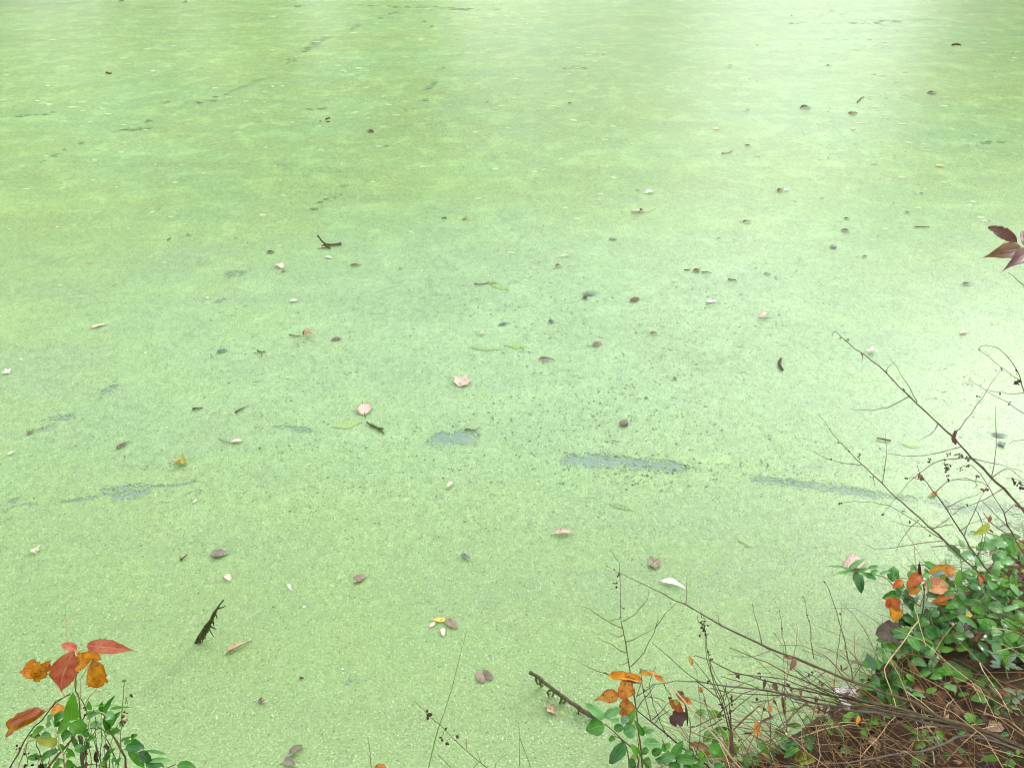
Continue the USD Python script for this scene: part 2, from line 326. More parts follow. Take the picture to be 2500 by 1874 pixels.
# ------------------------------------------------------------------ ground, water, duckweed
def smooth(x):
    x = np.clip(x, 0, 1)
    return x * x * (3 - 2 * x)
SHORE_X = np.array([-40, -9, -3.0, -1.6, -1.0, -0.6, -0.2, 0.15, 0.42, 0.65, 0.9, 1.2, 1.5, 2.0, 3.0, 5.0, 7.0, 8.5, 10.0, 40])
SHORE_Y = np.array([-3, 0.0, 0.72, 0.74, 0.78, 0.80, 0.73, 0.75, 0.84, 0.92, 1.06, 1.30, 1.52, 1.8, 2.35, 4.2, 7.5, 11.0, 15.0, 17.0])
def shore(x):
    return np.interp(x, SHORE_X, SHORE_Y)
def far_shore(x):
    return 14.5 + 0.10 * x + 0.5 * np.sin(x * 0.7)
def bank(x, y):
    """height of the ground: the near bank, the pond's bed, the far bank"""
    x, y = np.asarray(x, float), np.asarray(y, float)
    q = np.stack([x * 2.2, y * 2.2, np.zeros_like(x)], -1)
    lump = (meshkit.fbm(q, 4, 3) - 0.5) * 0.13
    d = shore(x) - y
    near = -0.35 + 0.37 * smooth((d + 0.14) / 0.16) + 0.20 * smooth(d / 0.5) + 0.12 * smooth((d - 0.4) / 1.2)
    e = y - far_shore(x)
    far = -0.35 + 0.45 * smooth((e + 0.3) / 0.5) + 1.0 * smooth(e / 6)
    return np.maximum(near, far) + lump * np.clip(np.maximum(d, e) * 6 + 0.6, 0, 1)

def grid(xs, ys, zf):
    X, Y = np.meshgrid(xs, ys)
    Z = zf(X, Y)
    m = len(xs)
    i, j = np.meshgrid(np.arange(len(ys) - 1), np.arange(m - 1), indexing='ij')
    k = (i * m + j).ravel()
    f = np.vstack([np.stack([k, k + 1, k + m + 1], 1), np.stack([k, k + m + 1, k + m], 1)])
    return np.stack([X, Y, Z], -1).reshape(-1, 3), f
def spaced(*segs):
    return np.unique(np.round(np.concatenate([np.arange(a, b, s) for a, b, s in segs]), 5))

soil = usdkit.material(stage, '/World/Looks/soil', {
    'g': ('geometry', {}), 'nz': ('noise_texture', {'scale': 14.0, 'detail': 6.0, 'roughness': 0.65}),
    'n2': ('noise_texture', {'scale': 90.0, 'detail': 4.0, 'roughness': 0.7}),
    'ramp': ('rgb_ramp', {'ramp': [(0.3, (0.030, 0.020, 0.013)), (0.55, (0.075, 0.048, 0.028)), (0.75, (0.125, 0.082, 0.05))]}),
    'm': ('mix_float', {'fac': 0.5}), 'b': ('bump', {'strength': 0.9, 'distance': 0.01}),
    'p': ('principled_bsdf', {'roughness': 0.9, 'specular_ior_level': 0.2})},
    [('g.position', 'nz.vector'), ('g.position', 'n2.vector'), ('nz.fac', 'm.a'), ('n2.fac', 'm.b'), ('m.result', 'ramp.fac'),
     ('ramp.color', 'p.base_color'), ('m.result', 'b.height'), ('b.normal', 'p.normal')], surface='p.BSDF')
gv, gf = grid(spaced((-60, -6, 2.0), (-6, -1.6, 0.2), (-1.6, 2.6, 0.035), (2.6, 8, 0.2), (8, 61, 2.0)),
              spaced((-30, -2, 2.0), (-2, 0.2, 0.12), (0.2, 2.4, 0.035), (2.4, 10, 0.4), (10, 22, 0.5), (22, 400, 9.0)), bank)
g = usdkit.mesh(stage, '/World/ground', (gv, gf), soil, smooth=True)
data(g.GetPrim(), 'dark earth of the pond bank under dry litter and vines', kind='structure')

water = usdkit.material(stage, '/World/Looks/murky_water', {
    'g': ('geometry', {}), 'nz': ('noise_texture', {'scale': 9.0, 'detail': 3.0}), 'r': ('rgb_ramp', {'ramp': [(0.3, (0.155, 0.235, 0.185)), (0.7, (0.20, 0.285, 0.235))]}),
    'p': ('principled_bsdf', {'roughness': 0.4, 'ior': 1.33, 'specular_ior_level': 0.35})},
    [('g.position', 'nz.vector'), ('nz.fac', 'r.fac'), ('r.color', 'p.base_color')], surface='p.BSDF')
wv, wf = grid(np.array([-55.0, 0, 55]), np.array([-12.0, 5, 24]), lambda x, y: 0 * x + 0.002)
w = usdkit.mesh(stage, '/World/water', (wv, wf), water)
data(w.GetPrim(), 'murky grey water showing through gaps in the duckweed', kind='structure')

# where the duckweed is parted: drawn-out gaps and broken drift lines, on the water
def seg_dist(x, y, a, b):
    ab = b - a
    t = np.clip(((x - a[0]) * ab[0] + (y - a[1]) * ab[1]) / (ab @ ab + 1e-12), 0, 1)
    return np.hypot(x - a[0] - t * ab[0], y - a[1] - t * ab[1])
GAPS = [  # picture points along the middle of each gap, half width in picture pixels (up-down), strength
    ([(1400, 1124), (1470, 1126), (1560, 1134), (1650, 1143)], 17, 0.86), ([(1690, 1146), (1760, 1158)], 5, 0.45),
    ([(1850, 1172), (1960, 1184), (2050, 1198), (2140, 1211)], 11, 0.74), ([(2150, 1212), (2270, 1226), (2360, 1244)], 8, 0.55),
    ([(2330, 1246), (2420, 1240), (2520, 1262)], 13, 0.42), ([(2360, 1300), (2420, 1330)], 12, 0.38), ([(2450, 1290), (2520, 1290)], 16, 0.36),
    ([(1074, 1075), (1110, 1073), (1142, 1072)], 16, 0.84),
    ([(672, 1044), (710, 1047), (750, 1051)], 6, 0.62), ([(1240, 720), (1440, 716)], 3, 0.12), ([(1428, 717), (1452, 718)], 5, 0.6),
    ([(262, 955), (276, 947)], 9, 0.66), ([(276, 935), (290, 922)], 4, 0.4), ([(245, 975), (252, 962)], 5, 0.3),
    ([(125, 1026), (150, 1022), (172, 1020)], 7, 0.62), ([(95, 1052), (128, 1042)], 8, 0.35), ([(558, 671), (588, 670)], 5, 0.66), ([(530, 738), (545, 732)], 4, 0.45),
    ([(28, 1226), (45, 1221)], 6, 0.68), ([(55, 1236), (95, 1229)], 5, 0.55), ([(15, 1250), (25, 1240)], 5, 0.55), ([(0, 1275), (40, 1262)], 5, 0.4),
    ([(152, 1227), (185, 1222), (225, 1216)], 8, 0.74), ([(292, 1213), (318, 1208), (350, 1202)], 9, 0.74),
    ([(250, 1200), (320, 1190), (345, 1187)], 5, 0.66), ([(345, 1187), (400, 1190), (420, 1188)], 3.5, 0.68), ([(425, 1187), (455, 1183), (478, 1177)], 4, 0.6),
    ([(455, 1207), (495, 1202)], 4, 0.58), ([(856, 1666), (874, 1664)], 9, 0.60),
    ([(1700, 905), (1745, 909)], 3, 0.2), ([(2040, 1260), (2130, 1290)], 8, 0.25),
    # broken drift lines further out
    ([(100, 392), (150, 372), (190, 350), (215, 342)], 2.5, 0.45), ([(280, 322), (330, 314), (370, 312)], 3, 0.5), ([(355, 298), (385, 288)], 2.5, 0.45),
    ([(345, 258), (415, 249)], 2, 0.45), ([(480, 249), (520, 244), (560, 226), (600, 212), (640, 194), (690, 187)], 3, 0.5),
    ([(700, 158), (740, 128), (800, 90), (850, 75), (900, 52), (940, 40)], 3.5, 0.5), ([(938, 42), (965, 30)], 2.5, 0.35),
    ([(0, 288), (60, 282), (140, 277)], 2, 0.42), ([(690, 272), (740, 268), (795, 264)], 2, 0.42), ([(560, 282), (700, 258)], 2, 0.2),
    ([(770, 500), (800, 485), (835, 470)], 3, 0.38), ([(822, 425), (860, 414)], 4, 0.50), ([(850, 402), (878, 391)], 3, 0.55), ([(832, 455), (845, 452)], 3, 0.5),
    ([(945, 357), (958, 350)], 4, 0.35), ([(970, 311), (1000, 308)], 3, 0.42), ([(985, 272), (1010, 264)], 3, 0.5), ([(1030, 248), (1045, 243)], 2.5, 0.5),
    ([(1040, 220), (1062, 200)], 3, 0.45), ([(1055, 172), (1090, 165)], 2, 0.45), ([(1100, 138), (1135, 122)], 2, 0.42), ([(760, 512), (790, 505)], 3, 0.35),
    ([(0, 14), (300, 5)], 2.5, 0.25), ([(700, 16), (900, 14), (1250, 26)], 1.6, 0.32),
    ([(1925, 54), (1990, 58), (2140, 55), (2300, 47)], 2, 0.35), ([(2345, 360), (2400, 350), (2470, 345)], 3, 0.36), ([(1780, 162), (1850, 166)], 2, 0.3), ([(1340, 168), (1480, 164)], 2, 0.3),
    ([(340, 568), (520, 505)], 4, 0.15), ([(610, 600), (650, 585)], 3, 0.2), ([(430, 860), (480, 790)], 12, 0.16), ([(380, 860), (440, 800)], 8, 0.12),
]
xs = spaced((-30, -7, 1.0), (-7, -1.7, 0.035), (-1.7, 2.4, 0.012), (2.4, 7, 0.035), (7, 31, 1.0))
ys = spaced((-4, 0.5, 0.25), (0.5, 3.2, 0.012), (3.2, 11.5, 0.035), (11.5, 16.2, 0.2))
mv, mf = grid(xs, ys, lambda x, y: 0 * x + 0.004)
X, Y = mv[:, 0], mv[:, 1]
warp = np.stack([X * 9, Y * 9, 0 * X], -1)
wob = (meshkit.fbm(warp, 3, 11) - 0.5) * 1.1
wob2 = (meshkit.fbm(warp * 3.7, 2, 23) - 0.5)
dash = meshkit.fbm(np.stack([X * 3.2, Y * 2.2, 0 * X], -1), 3, 31)
opened = np.zeros(len(mv))
for pts, half, strength in GAPS:
    c = [P(u, v)[:2] for u, v in pts]
    mid = P(*pts[len(pts) // 2]); up = P(pts[len(pts) // 2][0], pts[len(pts) // 2][1] - half)
    far_off = pts[0][1] < 560
    hw = np.linalg.norm(up - mid) * (0.9 if far_off else 1.0)
    strength *= 0.85 if far_off else 0.98
    box_lo, box_hi = np.min(c, 0) - 4 * hw, np.max(c, 0) + 4 * hw
    sel = np.nonzero((X > box_lo[0]) & (X < box_hi[0]) & (Y > box_lo[1]) & (Y < box_hi[1]))[0]
    if not len(sel):
        continue
    d = np.min([seg_dist(X[sel], Y[sel], a, b) for a, b in zip(c[:-1], c[1:])], 0) / hw
    if far_off:
        d = d + 2.2 * np.clip(0.56 - dash[sel], 0, 1) * 3
    opened[sel] = np.maximum(opened[sel], 1.1 * strength * (1 - smooth((d + wob[sel] * (1.6 if far_off else 1.3) + wob2[sel] * 0.7 - (0.2 if far_off else 0.35)) / (0.9 if far_off else 1.3))))

duck_nodes = {
    'g': ('geometry', {}), 'open': ('attribute', {'attribute': 'parted'}), 'sp': ('separate_xyz', {}),
    'cell': ('voronoi_texture', {'scale': 205.0, 'feature': 'f1', 'dimensions': '2D'}), 'cs': ('separate_color', {}),
    'clump': ('voronoi_texture', {'scale': 62.0, 'feature': 'f1', 'dimensions': '2D'}), 'cls': ('separate_color', {}),
    'big': ('noise_texture', {'scale': 0.55, 'detail': 4.0, 'roughness': 0.6, 'distortion': 0.6}),
    'mid': ('noise_texture', {'scale': 3.2, 'detail': 4.0, 'roughness': 0.6, 'distortion': 0.5}),
    'blot': ('noise_texture', {'scale': 5.5, 'detail': 4.0, 'roughness': 0.6, 'distortion': 0.2}),
    'drift': ('noise_texture', {'scale': 2.0, 'detail': 5.0, 'roughness': 0.65, 'distortion': 0.8}), 'dmap': ('mapping', {'scale': (0.55, 1.5, 1.0), 'rotation': (0, 0, -0.5)}),
    'fine': ('noise_texture', {'scale': 26.0, 'detail': 3.0, 'roughness': 0.6}),
    'hue': ('mix_float', {'fac': 0.40}),
    'tint': ('rgb_ramp', {'ramp': [(0.33, (0.216, 0.324, 0.108)), (0.5, (0.201, 0.328, 0.120)), (0.66, (0.186, 0.328, 0.136))]}),
    # paler mint drift over mid-pond, with sky sheen painted into its colour
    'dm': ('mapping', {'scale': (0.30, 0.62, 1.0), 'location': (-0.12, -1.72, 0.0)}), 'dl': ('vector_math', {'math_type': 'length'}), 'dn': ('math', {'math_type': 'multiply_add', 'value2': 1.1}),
    'df': ('map_range', {'from_min': 0.75, 'from_max': 1.75, 'to_min': 0.85, 'to_max': 0.0, 'range_type': 'smoothstep', 'clamp': True}), 'mint_sheen': ('mix_color', {'b': (0.244, 0.378, 0.208)}),
    # how strong the mid-sized blotches are: raindrop-sized patches show far out, hardly near the bank
    'amp': ('map_range', {'from_min': 1.6, 'from_max': 5.0, 'to_min': 0.02, 'to_max': 0.15, 'clamp': True}),
    'b0': ('map_range', {'from_min': 0.48, 'from_max': 0.64, 'to_min': -0.35, 'to_max': 1.0, 'range_type': 'smoothstep', 'clamp': True}),
    'b1': ('math', {'math_type': 'multiply_add', 'value3': 1.0}),
    'd0': ('map_range', {'from_min': 0.38, 'from_max': 0.62, 'to_min': 0.91, 'to_max': 1.06, 'clamp': True}),
    'f0': ('map_range', {'from_min': 0.3, 'from_max': 0.7, 'to_min': 0.90, 'to_max': 1.09, 'clamp': True}),
    'cell0': ('map_range', {'from_min': 0.0, 'from_max': 1.0, 'to_min': 0.91, 'to_max': 1.09}),
    'clump0': ('map_range', {'from_min': 0.0, 'from_max': 1.0, 'to_min': 0.93, 'to_max': 1.08}),
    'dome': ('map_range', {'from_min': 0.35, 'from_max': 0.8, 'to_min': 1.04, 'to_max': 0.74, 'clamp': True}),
    'k1': ('math', {'math_type': 'multiply'}), 'k2': ('math', {'math_type': 'multiply'}), 'k3': ('math', {'math_type': 'multiply'}), 'k4': ('math', {'math_type': 'multiply'}), 'k5': ('math', {'math_type': 'multiply'}),
    'base': ('vector_math', {'math_type': 'scale'}),
    'pale0': ('map_range', {'from_min': 0.93, 'from_max': 0.96, 'to_min': 0.0, 'to_max': 0.55, 'clamp': True}),
    'pale': ('mix_color', {'b': (0.40, 0.50, 0.22)}),
    'dk0': ('map_range', {'from_min': 0.965, 'from_max': 0.975, 'to_min': 0.0, 'to_max': 0.6, 'clamp': True}),
    'dk': ('mix_color', {'b': (0.045, 0.085, 0.035)}),
    'hgt': ('math', {'math_type': 'multiply_add', 'value2': -1.0, 'value3': 1.0}), 'hg2': ('math', {'math_type': 'multiply_add', 'value2': 0.7}),
    'bmp': ('bump', {'strength': 0.16, 'distance': 0.0018}),
    'p': ('principled_bsdf', {'roughness': 0.38, 'specular_ior_level': 0.40, 'sheen_weight': 0.03, 'sheen_roughness': 0.5}),
    'tp': ('transparent_bsdf', {}), 'o1': ('math', {'math_type': 'multiply_add', 'value2': 0.93}), 'o2': ('map_range', {'from_min': 0.86, 'from_max': 0.92, 'to_min': 0.0, 'to_max': 1.0, 'clamp': True}),
    'mx': ('mix_closure', {}),
}
duck_links = [('g.position', n + '.vector') for n in ('cell', 'clump', 'big', 'mid', 'blot', 'fine', 'sp', 'dmap')] + [('dmap.vector', 'drift.vector'),
    ('cell.color', 'cs.color'), ('clump.color', 'cls.color'), ('big.fac', 'hue.a'), ('mid.fac', 'hue.b'), ('hue.result', 'tint.fac'),
    ('sp.y', 'amp.value'), ('blot.fac', 'b0.value'), ('b0.result', 'b1.value1'), ('amp.result', 'b1.value2'),
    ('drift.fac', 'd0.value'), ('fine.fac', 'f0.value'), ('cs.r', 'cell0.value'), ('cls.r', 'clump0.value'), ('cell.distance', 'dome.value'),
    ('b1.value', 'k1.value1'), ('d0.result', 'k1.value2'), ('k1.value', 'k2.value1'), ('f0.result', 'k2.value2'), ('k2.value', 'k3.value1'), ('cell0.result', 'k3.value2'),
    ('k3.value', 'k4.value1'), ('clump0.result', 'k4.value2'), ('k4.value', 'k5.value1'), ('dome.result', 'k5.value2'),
    ('g.position', 'dm.vector'), ('dm.vector', 'dl.vector1'), ('drift.fac', 'dn.value1'), ('dl.value', 'dn.value3'), ('dn.value', 'df.value'), ('df.result', 'mint_sheen.fac'), ('tint.color', 'mint_sheen.a'), ('mint_sheen.result', 'base.vector1'), ('k5.value', 'base.scale'),
    ('cs.g', 'pale0.value'), ('pale0.result', 'pale.fac'), ('base.vector', 'pale.a'), ('cs.b', 'dk0.value'), ('dk0.result', 'dk.fac'), ('pale.result', 'dk.a'), ('dk.result', 'p.base_color'),
    ('cell.distance', 'hgt.value1'), ('cs.r', 'hg2.value1'), ('hgt.value', 'hg2.value3'), ('hg2.value', 'bmp.height'), ('bmp.normal', 'p.normal'),
    ('cs.g', 'o1.value1'), ('open.fac', 'o1.value3'), ('o1.value', 'o2.value'),
    ('o2.result', 'mx.fac'), ('p.BSDF', 'mx.closure1'), ('tp.BSDF', 'mx.closure2')]
# a grain of water shows where (random of the grain x 0.9) + parted passes the limit: nowhere when parted is 0
duck_nodes['o2'][1].update({'from_min': 0.95, 'from_max': 1.10})
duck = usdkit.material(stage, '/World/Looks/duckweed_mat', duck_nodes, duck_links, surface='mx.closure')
dw = UsdGeom.Xform.Define(stage, '/World/duckweed')
data(dw.GetPrim(), 'bright green duckweed covering the whole pond', 'duckweed', kind='stuff')
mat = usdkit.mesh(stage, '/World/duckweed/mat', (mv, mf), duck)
UsdGeom.PrimvarsAPI(mat).CreatePrimvar('parted', Sdf.ValueTypeNames.FloatArray, 'vertex').Set(Vt.FloatArray.FromNumpy(opened.astype(np.float32)))
data(mat.GetPrim(), kind='stuff')

# single fronds lying proud of the mat
def frond_mat(name, c1, c2, rough):
    return usdkit.material(stage, f'/World/Looks/{name}', {'i': ('object_info', {}), 'r': ('rgb_ramp', {'ramp': [(0.0, c1), (1.0, c2)]}),
        'p': ('principled_bsdf', {'roughness': rough, 'specular_ior_level': 0.9})}, [('i.random', 'r.fac'), ('r.color', 'p.base_color')], surface='p.BSDF')
FM = [frond_mat('frond', (0.205, 0.335, 0.110), (0.25, 0.385, 0.14), 0.10), frond_mat('frond_pale', (0.30, 0.44, 0.18), (0.38, 0.50, 0.25), 0.10), frond_mat('frond_deep', (0.16, 0.28, 0.085), (0.2, 0.33, 0.10), 0.2)]
def frond_mesh(n, seed):
    r = np.random.default_rng(seed); vs, fs, o = [], [], 0
    for k in range(n):
        a = k * 2.2 + r.uniform(0, 0.7); c = np.array([math.cos(a), math.sin(a)]) * (0.0015 if n > 1 else 0)
        L, W = r.uniform(0.0020, 0.0028), r.uniform(0.0015, 0.0020)
        th = np.arange(8) * 2 * np.pi / 8
        x, y = np.cos(th) * L, np.sin(th) * W
        ring = np.stack([c[0] + x * math.cos(a) - y * math.sin(a), c[1] + x * math.sin(a) + y * math.cos(a), np.full(8, 0.0002)], 1)
        vs += [ring, [[c[0], c[1], 0.0006]]]; i = np.arange(8)
        fs.append(np.stack([np.full(8, o + 8), o + i, o + (i + 1) % 8], 1)); o += 9
    return np.vstack(vs), np.vstack(fs)
N = 330000
y0, y1 = 0.72, 4.6
yy = 1.0 / (1.0 / y1 ** 1.4 + rng.uniform(0, 1, N) * (1.0 / y0 ** 1.4 - 1.0 / y1 ** 1.4)) ** (1 / 1.4)
xx = rng.uniform(-1, 1, N) * (0.62 + yy * 0.72)
ok = (yy > shore(xx) - 0.05)
ip = np.interp
ix = np.clip(np.searchsorted(xs, xx), 0, len(xs) - 1); iy = np.clip(np.searchsorted(ys, yy), 0, len(ys) - 1)
op = opened[iy * len(xs) + ix]
ok &= rng.uniform(0, 1, N) > op * 0.95
xx, yy = xx[ok], yy[ok]; N = len(xx)
pi = UsdGeom.PointInstancer.Define(stage, '/World/duckweed/frond')
data(pi.GetPrim(), kind='stuff')
protos = []
for k in range(6):
    pm = usdkit.mesh(stage, f'/World/duckweed/frond/shape_{k}', frond_mesh([1, 3, 2][k % 3] if k < 3 else [2, 3, 2][k % 3], k), [FM[0], FM[0], FM[0], FM[1], FM[2], FM[2]][k], smooth=True)
    protos.append(pm.GetPath())
pi.CreatePrototypesRel().SetTargets(protos)
kinds = rng.choice(6, N, p=[0.27, 0.28, 0.25, 0.09, 0.07, 0.04])
pi.CreateProtoIndicesAttr(Vt.IntArray.FromNumpy(kinds.astype(np.int32)))
pi.CreatePositionsAttr(Vt.Vec3fArray.FromNumpy(np.stack([xx, yy, 0.0042 + rng.uniform(0, 0.0012, N)], 1).astype(np.float32)))
yaw = rng.uniform(0, 2 * np.pi, N); tilt = np.radians(np.abs(rng.normal(0, 14, N))); az = rng.uniform(0, 2 * np.pi, N)
qw, qx, qy, qz = np.cos(tilt / 2) * np.cos(yaw / 2), np.sin(tilt / 2) * np.cos(az), np.sin(tilt / 2) * np.sin(az), np.cos(tilt / 2) * np.sin(yaw / 2)
q = np.stack([qw, qx, qy, qz], 1); q /= np.linalg.norm(q, axis=1, keepdims=True)
pi.CreateOrientationsAttr([Gf.Quath(float(a), float(b), float(c), float(d)) for a, b, c, d in q])
pi.CreateScalesAttr(Vt.Vec3fArray.FromNumpy(np.repeat(rng.uniform(0.45, 0.82, N)[:, None], 3, 1).astype(np.float32)))
# ------------------------------------------------------------------ trees round the pond (out of view: they darken the reflections and the light)
treebark = bark_mat('tree_bark', (0.06, 0.05, 0.04), (0.14, 0.12, 0.10), scale=6)
treeleaf = usdkit.material(stage, '/World/Looks/tree_foliage', {'g': ('attribute', {'attribute': 'tone'}), 'r': ('rgb_ramp', {'ramp': [(0.0, (0.035, 0.07, 0.014)), (0.6, (0.075, 0.115, 0.022)), (1.0, (0.16, 0.13, 0.03))]}),
    'p': ('principled_bsdf', {'roughness': 0.55}), 't': ('translucent_bsdf', {}), 'm': ('mix_closure', {'fac': 0.3})},
    [('g.fac', 'r.fac'), ('r.color', 'p.base_color'), ('r.color', 't.color'), ('p.BSDF', 'm.closure1'), ('t.BSDF', 'm.closure2')], surface='m.closure')
UsdGeom.Scope.Define(stage, '/World/Looks/shapes')
def tree_shape(k):
    r = np.random.default_rng(100 + k)
    path = f'/World/Looks/shapes/tree_{k}'
    stage.CreateClassPrim(path)
    H = 13.0
    parts = [tube([(0, 0, -0.5), (0.1, 0, 3), (0.0, 0.15, 7), (0.1, 0.1, 10.5)], 0.28, 0.06, 8, step=0.5)]
    tips = []
    for i in range(13):
        z = r.uniform(2.6, 9.5); a = i * 2.4 + r.uniform(-0.3, 0.3); L = r.uniform(2.0, 3.6) * (1.15 - z / 14)
        e = np.array([math.cos(a) * L, math.sin(a) * L, z + L * 0.45])
        parts.append(tube([(0.05, 0.05, z), e * [0.5, 0.5, 1] + [0, 0, -0.25], e], 0.09, 0.02, 5, step=0.5)); tips += [e, e * [0.6, 0.6, 1]]
    tips += [np.array([r.normal(0, 0.8), r.normal(0, 0.8), r.uniform(9, 12.5)]) for _ in range(7)]
    c = np.concatenate([t + r.normal(0, 0.62, (170, 3)) for t in tips])
    n = len(c); s = r.uniform(0.07, 0.15, n)[:, None]
    a = r.normal(0, 1, (n, 3)); a /= np.linalg.norm(a, axis=1, keepdims=True)
    b = np.cross(a, r.normal(0, 1, (n, 3))); b /= np.linalg.norm(b, axis=1, keepdims=True)
    v = np.stack([c - a * s * 1.6, c + b * s, c + a * s * 1.6, c - b * s], 1).reshape(-1, 3)
    i = np.arange(n) * 4
    f = np.vstack([np.stack([i, i + 1, i + 2], 1), np.stack([i, i + 2, i + 3], 1)])
    t = join(parts)
    usdkit.mesh(stage, path + '/trunk', (t[0], t[1]), treebark, smooth=True)
    tones(usdkit.mesh(stage, path + '/crown', (v, f), treeleaf), np.repeat(r.uniform(0, 1, n), 4))
    return path
shapes = [tree_shape(k) for k in range(3)]
TREES = [(-17, 15, 0.72), (-13.5, 16.5, 0.8), (-10, 15.2, 0.68), (-7.2, 17, 0.78), (-4.2, 15.8, 0.66), (-1.6, 17.6, 0.6), (-14, 21, 0.95), (-7, 22, 0.9),
         (10.6, 16.6, 0.80), (12.8, 18.5, 0.9), (15.5, 24, 0.8), (19, 22, 0.7), (-15, 9, 0.85), (-15.5, 4, 0.85), (8.5, 8.4, 0.36), (9.7, 11.0, 0.40), (11.0, 13.8, 0.45), (10.5, 9.0, 0.38), (-3.8, -4.4, 0.95), (4.2, -4.0, 0.9), (0.2, -6.8, 1.05), (-7.5, -3.6, 1.0), (2.0, 25, 0.9), (5.0, 28, 0.6), (-3, 24, 1.1)]  # trees behind the camera and low ones at right added to shade the water
for i, (x, y, s) in enumerate(TREES):
    path = numbered('/World', 'broadleaf_tree')
    t = UsdGeom.Xform.Define(stage, path)
    t.AddTranslateOp().Set(Gf.Vec3d(x, y, float(bank(np.array([x]), np.array([y]))[0])))
    t.AddRotateZOp().Set(float(i * 77 % 360)); t.AddScaleOp().Set(Gf.Vec3f(s, s, s))
    t.GetPrim().GetReferences().AddInternalReference(shapes[i % 3]); t.GetPrim().SetInstanceable(True)
    data(t.GetPrim(), 'unseen leafy green tree on the bank of the duckweed pond', 'tree', 'trees on the banks of the pond')

for i, x in enumerate([-15, -12.4, -9.9, -7.3, -4.9, -2.4, 10.1, 12.3, 14.8]):  # unseen bushes, added to block bright sky reflected under the crowns
    y = float(far_shore(x)) + 0.8 + (i * 37 % 10) * 0.06; s = 0.22 + (i * 53 % 10) * 0.010
    t = UsdGeom.Xform.Define(stage, numbered('/World', 'bank_bush'))
    t.AddTranslateOp().Set(Gf.Vec3d(x, y, float(bank(np.array([x]), np.array([y]))[0]) - 0.5)); t.AddRotateZOp().Set(float(i * 131 % 360)); t.AddScaleOp().Set(Gf.Vec3f(s * 1.5, s * 1.5, s))
    t.GetPrim().GetReferences().AddInternalReference(shapes[(i + 1) % 3]); t.GetPrim().SetInstanceable(True)
    data(t.GetPrim(), 'unseen low green bush along the far bank of the duckweed pond', 'bush', 'unseen bushes along the far bank')

# ------------------------------------------------------------------ what floats on the duckweed
W0 = 0.0085
STUCK = []   # fronds that have crept over the edges of floating leaves
def stuck(v, n):
    if np.linalg.norm(v.max(0) - v.min(0)) < 0.02:
        return
    low = v[v[:, 2] < v[:, 2].min() + 0.003]
    q = low[rng.integers(0, len(low), n)] + rng.normal(0, 0.0022, (n, 3)) * [1, 1, 0]
    q[:, 2] += 0.0012
    STUCK.append(q)
def flat_leaf(label, mat, a, b, ar, shape='oval', arch=0.05, fold=0.12, roll=0.0, stem=None, rag=0.07, bend=0.0, lift=0.0, group=None, name='fallen_leaf', tilt=(0, 0), nv=8):
    low = -0.0028 if mat == 'sunken' else 0.0
    arch, fold = (0.0, 0.0) if mat == 'sunken' else (arch, fold)
    p0, p1 = P(*a, W0 + low), P(*b, W0 + lift + low)
    w = np.linalg.norm(p1 - p0) * ar * 0.8
    blade = leaf(p0, p1, w, (tilt[0], tilt[1], 1), shape, arch=arch, fold=fold, roll=roll, rag=rag, wave=0.05 if low == 0 else 0.0, bend=bend, nv=nv)
    stuck(blade[0], 70 if mat == 'sunken' else 9)
    if stem:
        t = Thing(name, label, 'leaf', p0, group)
        t.part('blade', blade, M[mat])
        pts = [p0] + [P(*s, W0 + 0.003) for s in stem]
        t.part('stalk', tube(pts, 0.0012, 0.0009, 4), M['stem'])
    else:
        single(name, label, 'leaf', blade, M[mat], group)
def flat_lobed(label, mat, a, b, lobes=5, spread=1.0, lift=0.2, cut=0.36, sharp=0.75, stem=None, group=None, tilt=(0, 0)):
    p0, p1 = P(*a, W0 + 0.002), P(*b, W0 + 0.002)
    blade = lobed(p0, p1, spread, lobes, (tilt[0], tilt[1], 1), lift, sharp, cut)
    v = blade[0]; v[:, 2] += max(0, W0 - 0.001 - v[:, 2].min())
    stuck(v, 14)
    if stem:
        t = Thing('fallen_leaf', label, 'leaf', p0, group)
        t.part('blade', blade, M[mat]); t.part('stalk', tube([p0] + [P(*s, W0 + 0.003) for s in stem], 0.0013, 0.001, 4), M['stem'])
    else:
        single('fallen_leaf', label, 'leaf', blade, M[mat], group)
def twig(label, pts, r0=0.003, r1=0.002, mat='stem', zs=None, group=None, extra=()):
    p = [P(u, v, W0 + (zs[i] if zs else 0.002)) for i, (u, v) in enumerate(pts)]
    m = [tube(p, r0, r1, 5, 0.0006)] + [tube([P(u, v, W0 + 0.003) for u, v in e], r1, r1 * 0.7, 4) for e in extra]
    single('floating_twig', label, 'twig', join(m), M[mat], group)

# near and middle water, large enough to tell apart
flat_lobed('cream lobed leaf left of the mossy stick', 'cream', (76, 1350), (103, 1332), 4, 1.0, 0.35, 0.45)
flat_leaf('greyish oval leaf with dark rim up-left of the mossy stick', 'drygray', (514, 1352), (556, 1350), 0.75, 'oval', arch=0.06, fold=0.2)
twig('dark bud-like twig bit beside the greyish oval leaf', [(440, 1366), (448, 1360), (457, 1353)], 0.004, 0.0015)
flat_leaf('pale pink scrap of leaf above the mossy stick', 'pink', (550, 1402), (564, 1416), 0.7, 'round', arch=0.1, fold=0.4)
flat_leaf('tan rolled leaf lying right beside the mossy stick', 'tan', (551, 1592), (609, 1566), 0.28, 'tip', arch=0.10, fold=0.9, stem=[(615, 1562)])
flat_leaf('white sliver of leaf on open duckweed, middle bottom', 'white', (702, 1424), (712, 1441), 0.35, 'oval', arch=0.12)
flat_leaf('mauve-brown rounded leaf right of the white sliver', 'mauve', (862, 1418), (894, 1405), 1.0, 'ovate', arch=0.06, fold=0.15)
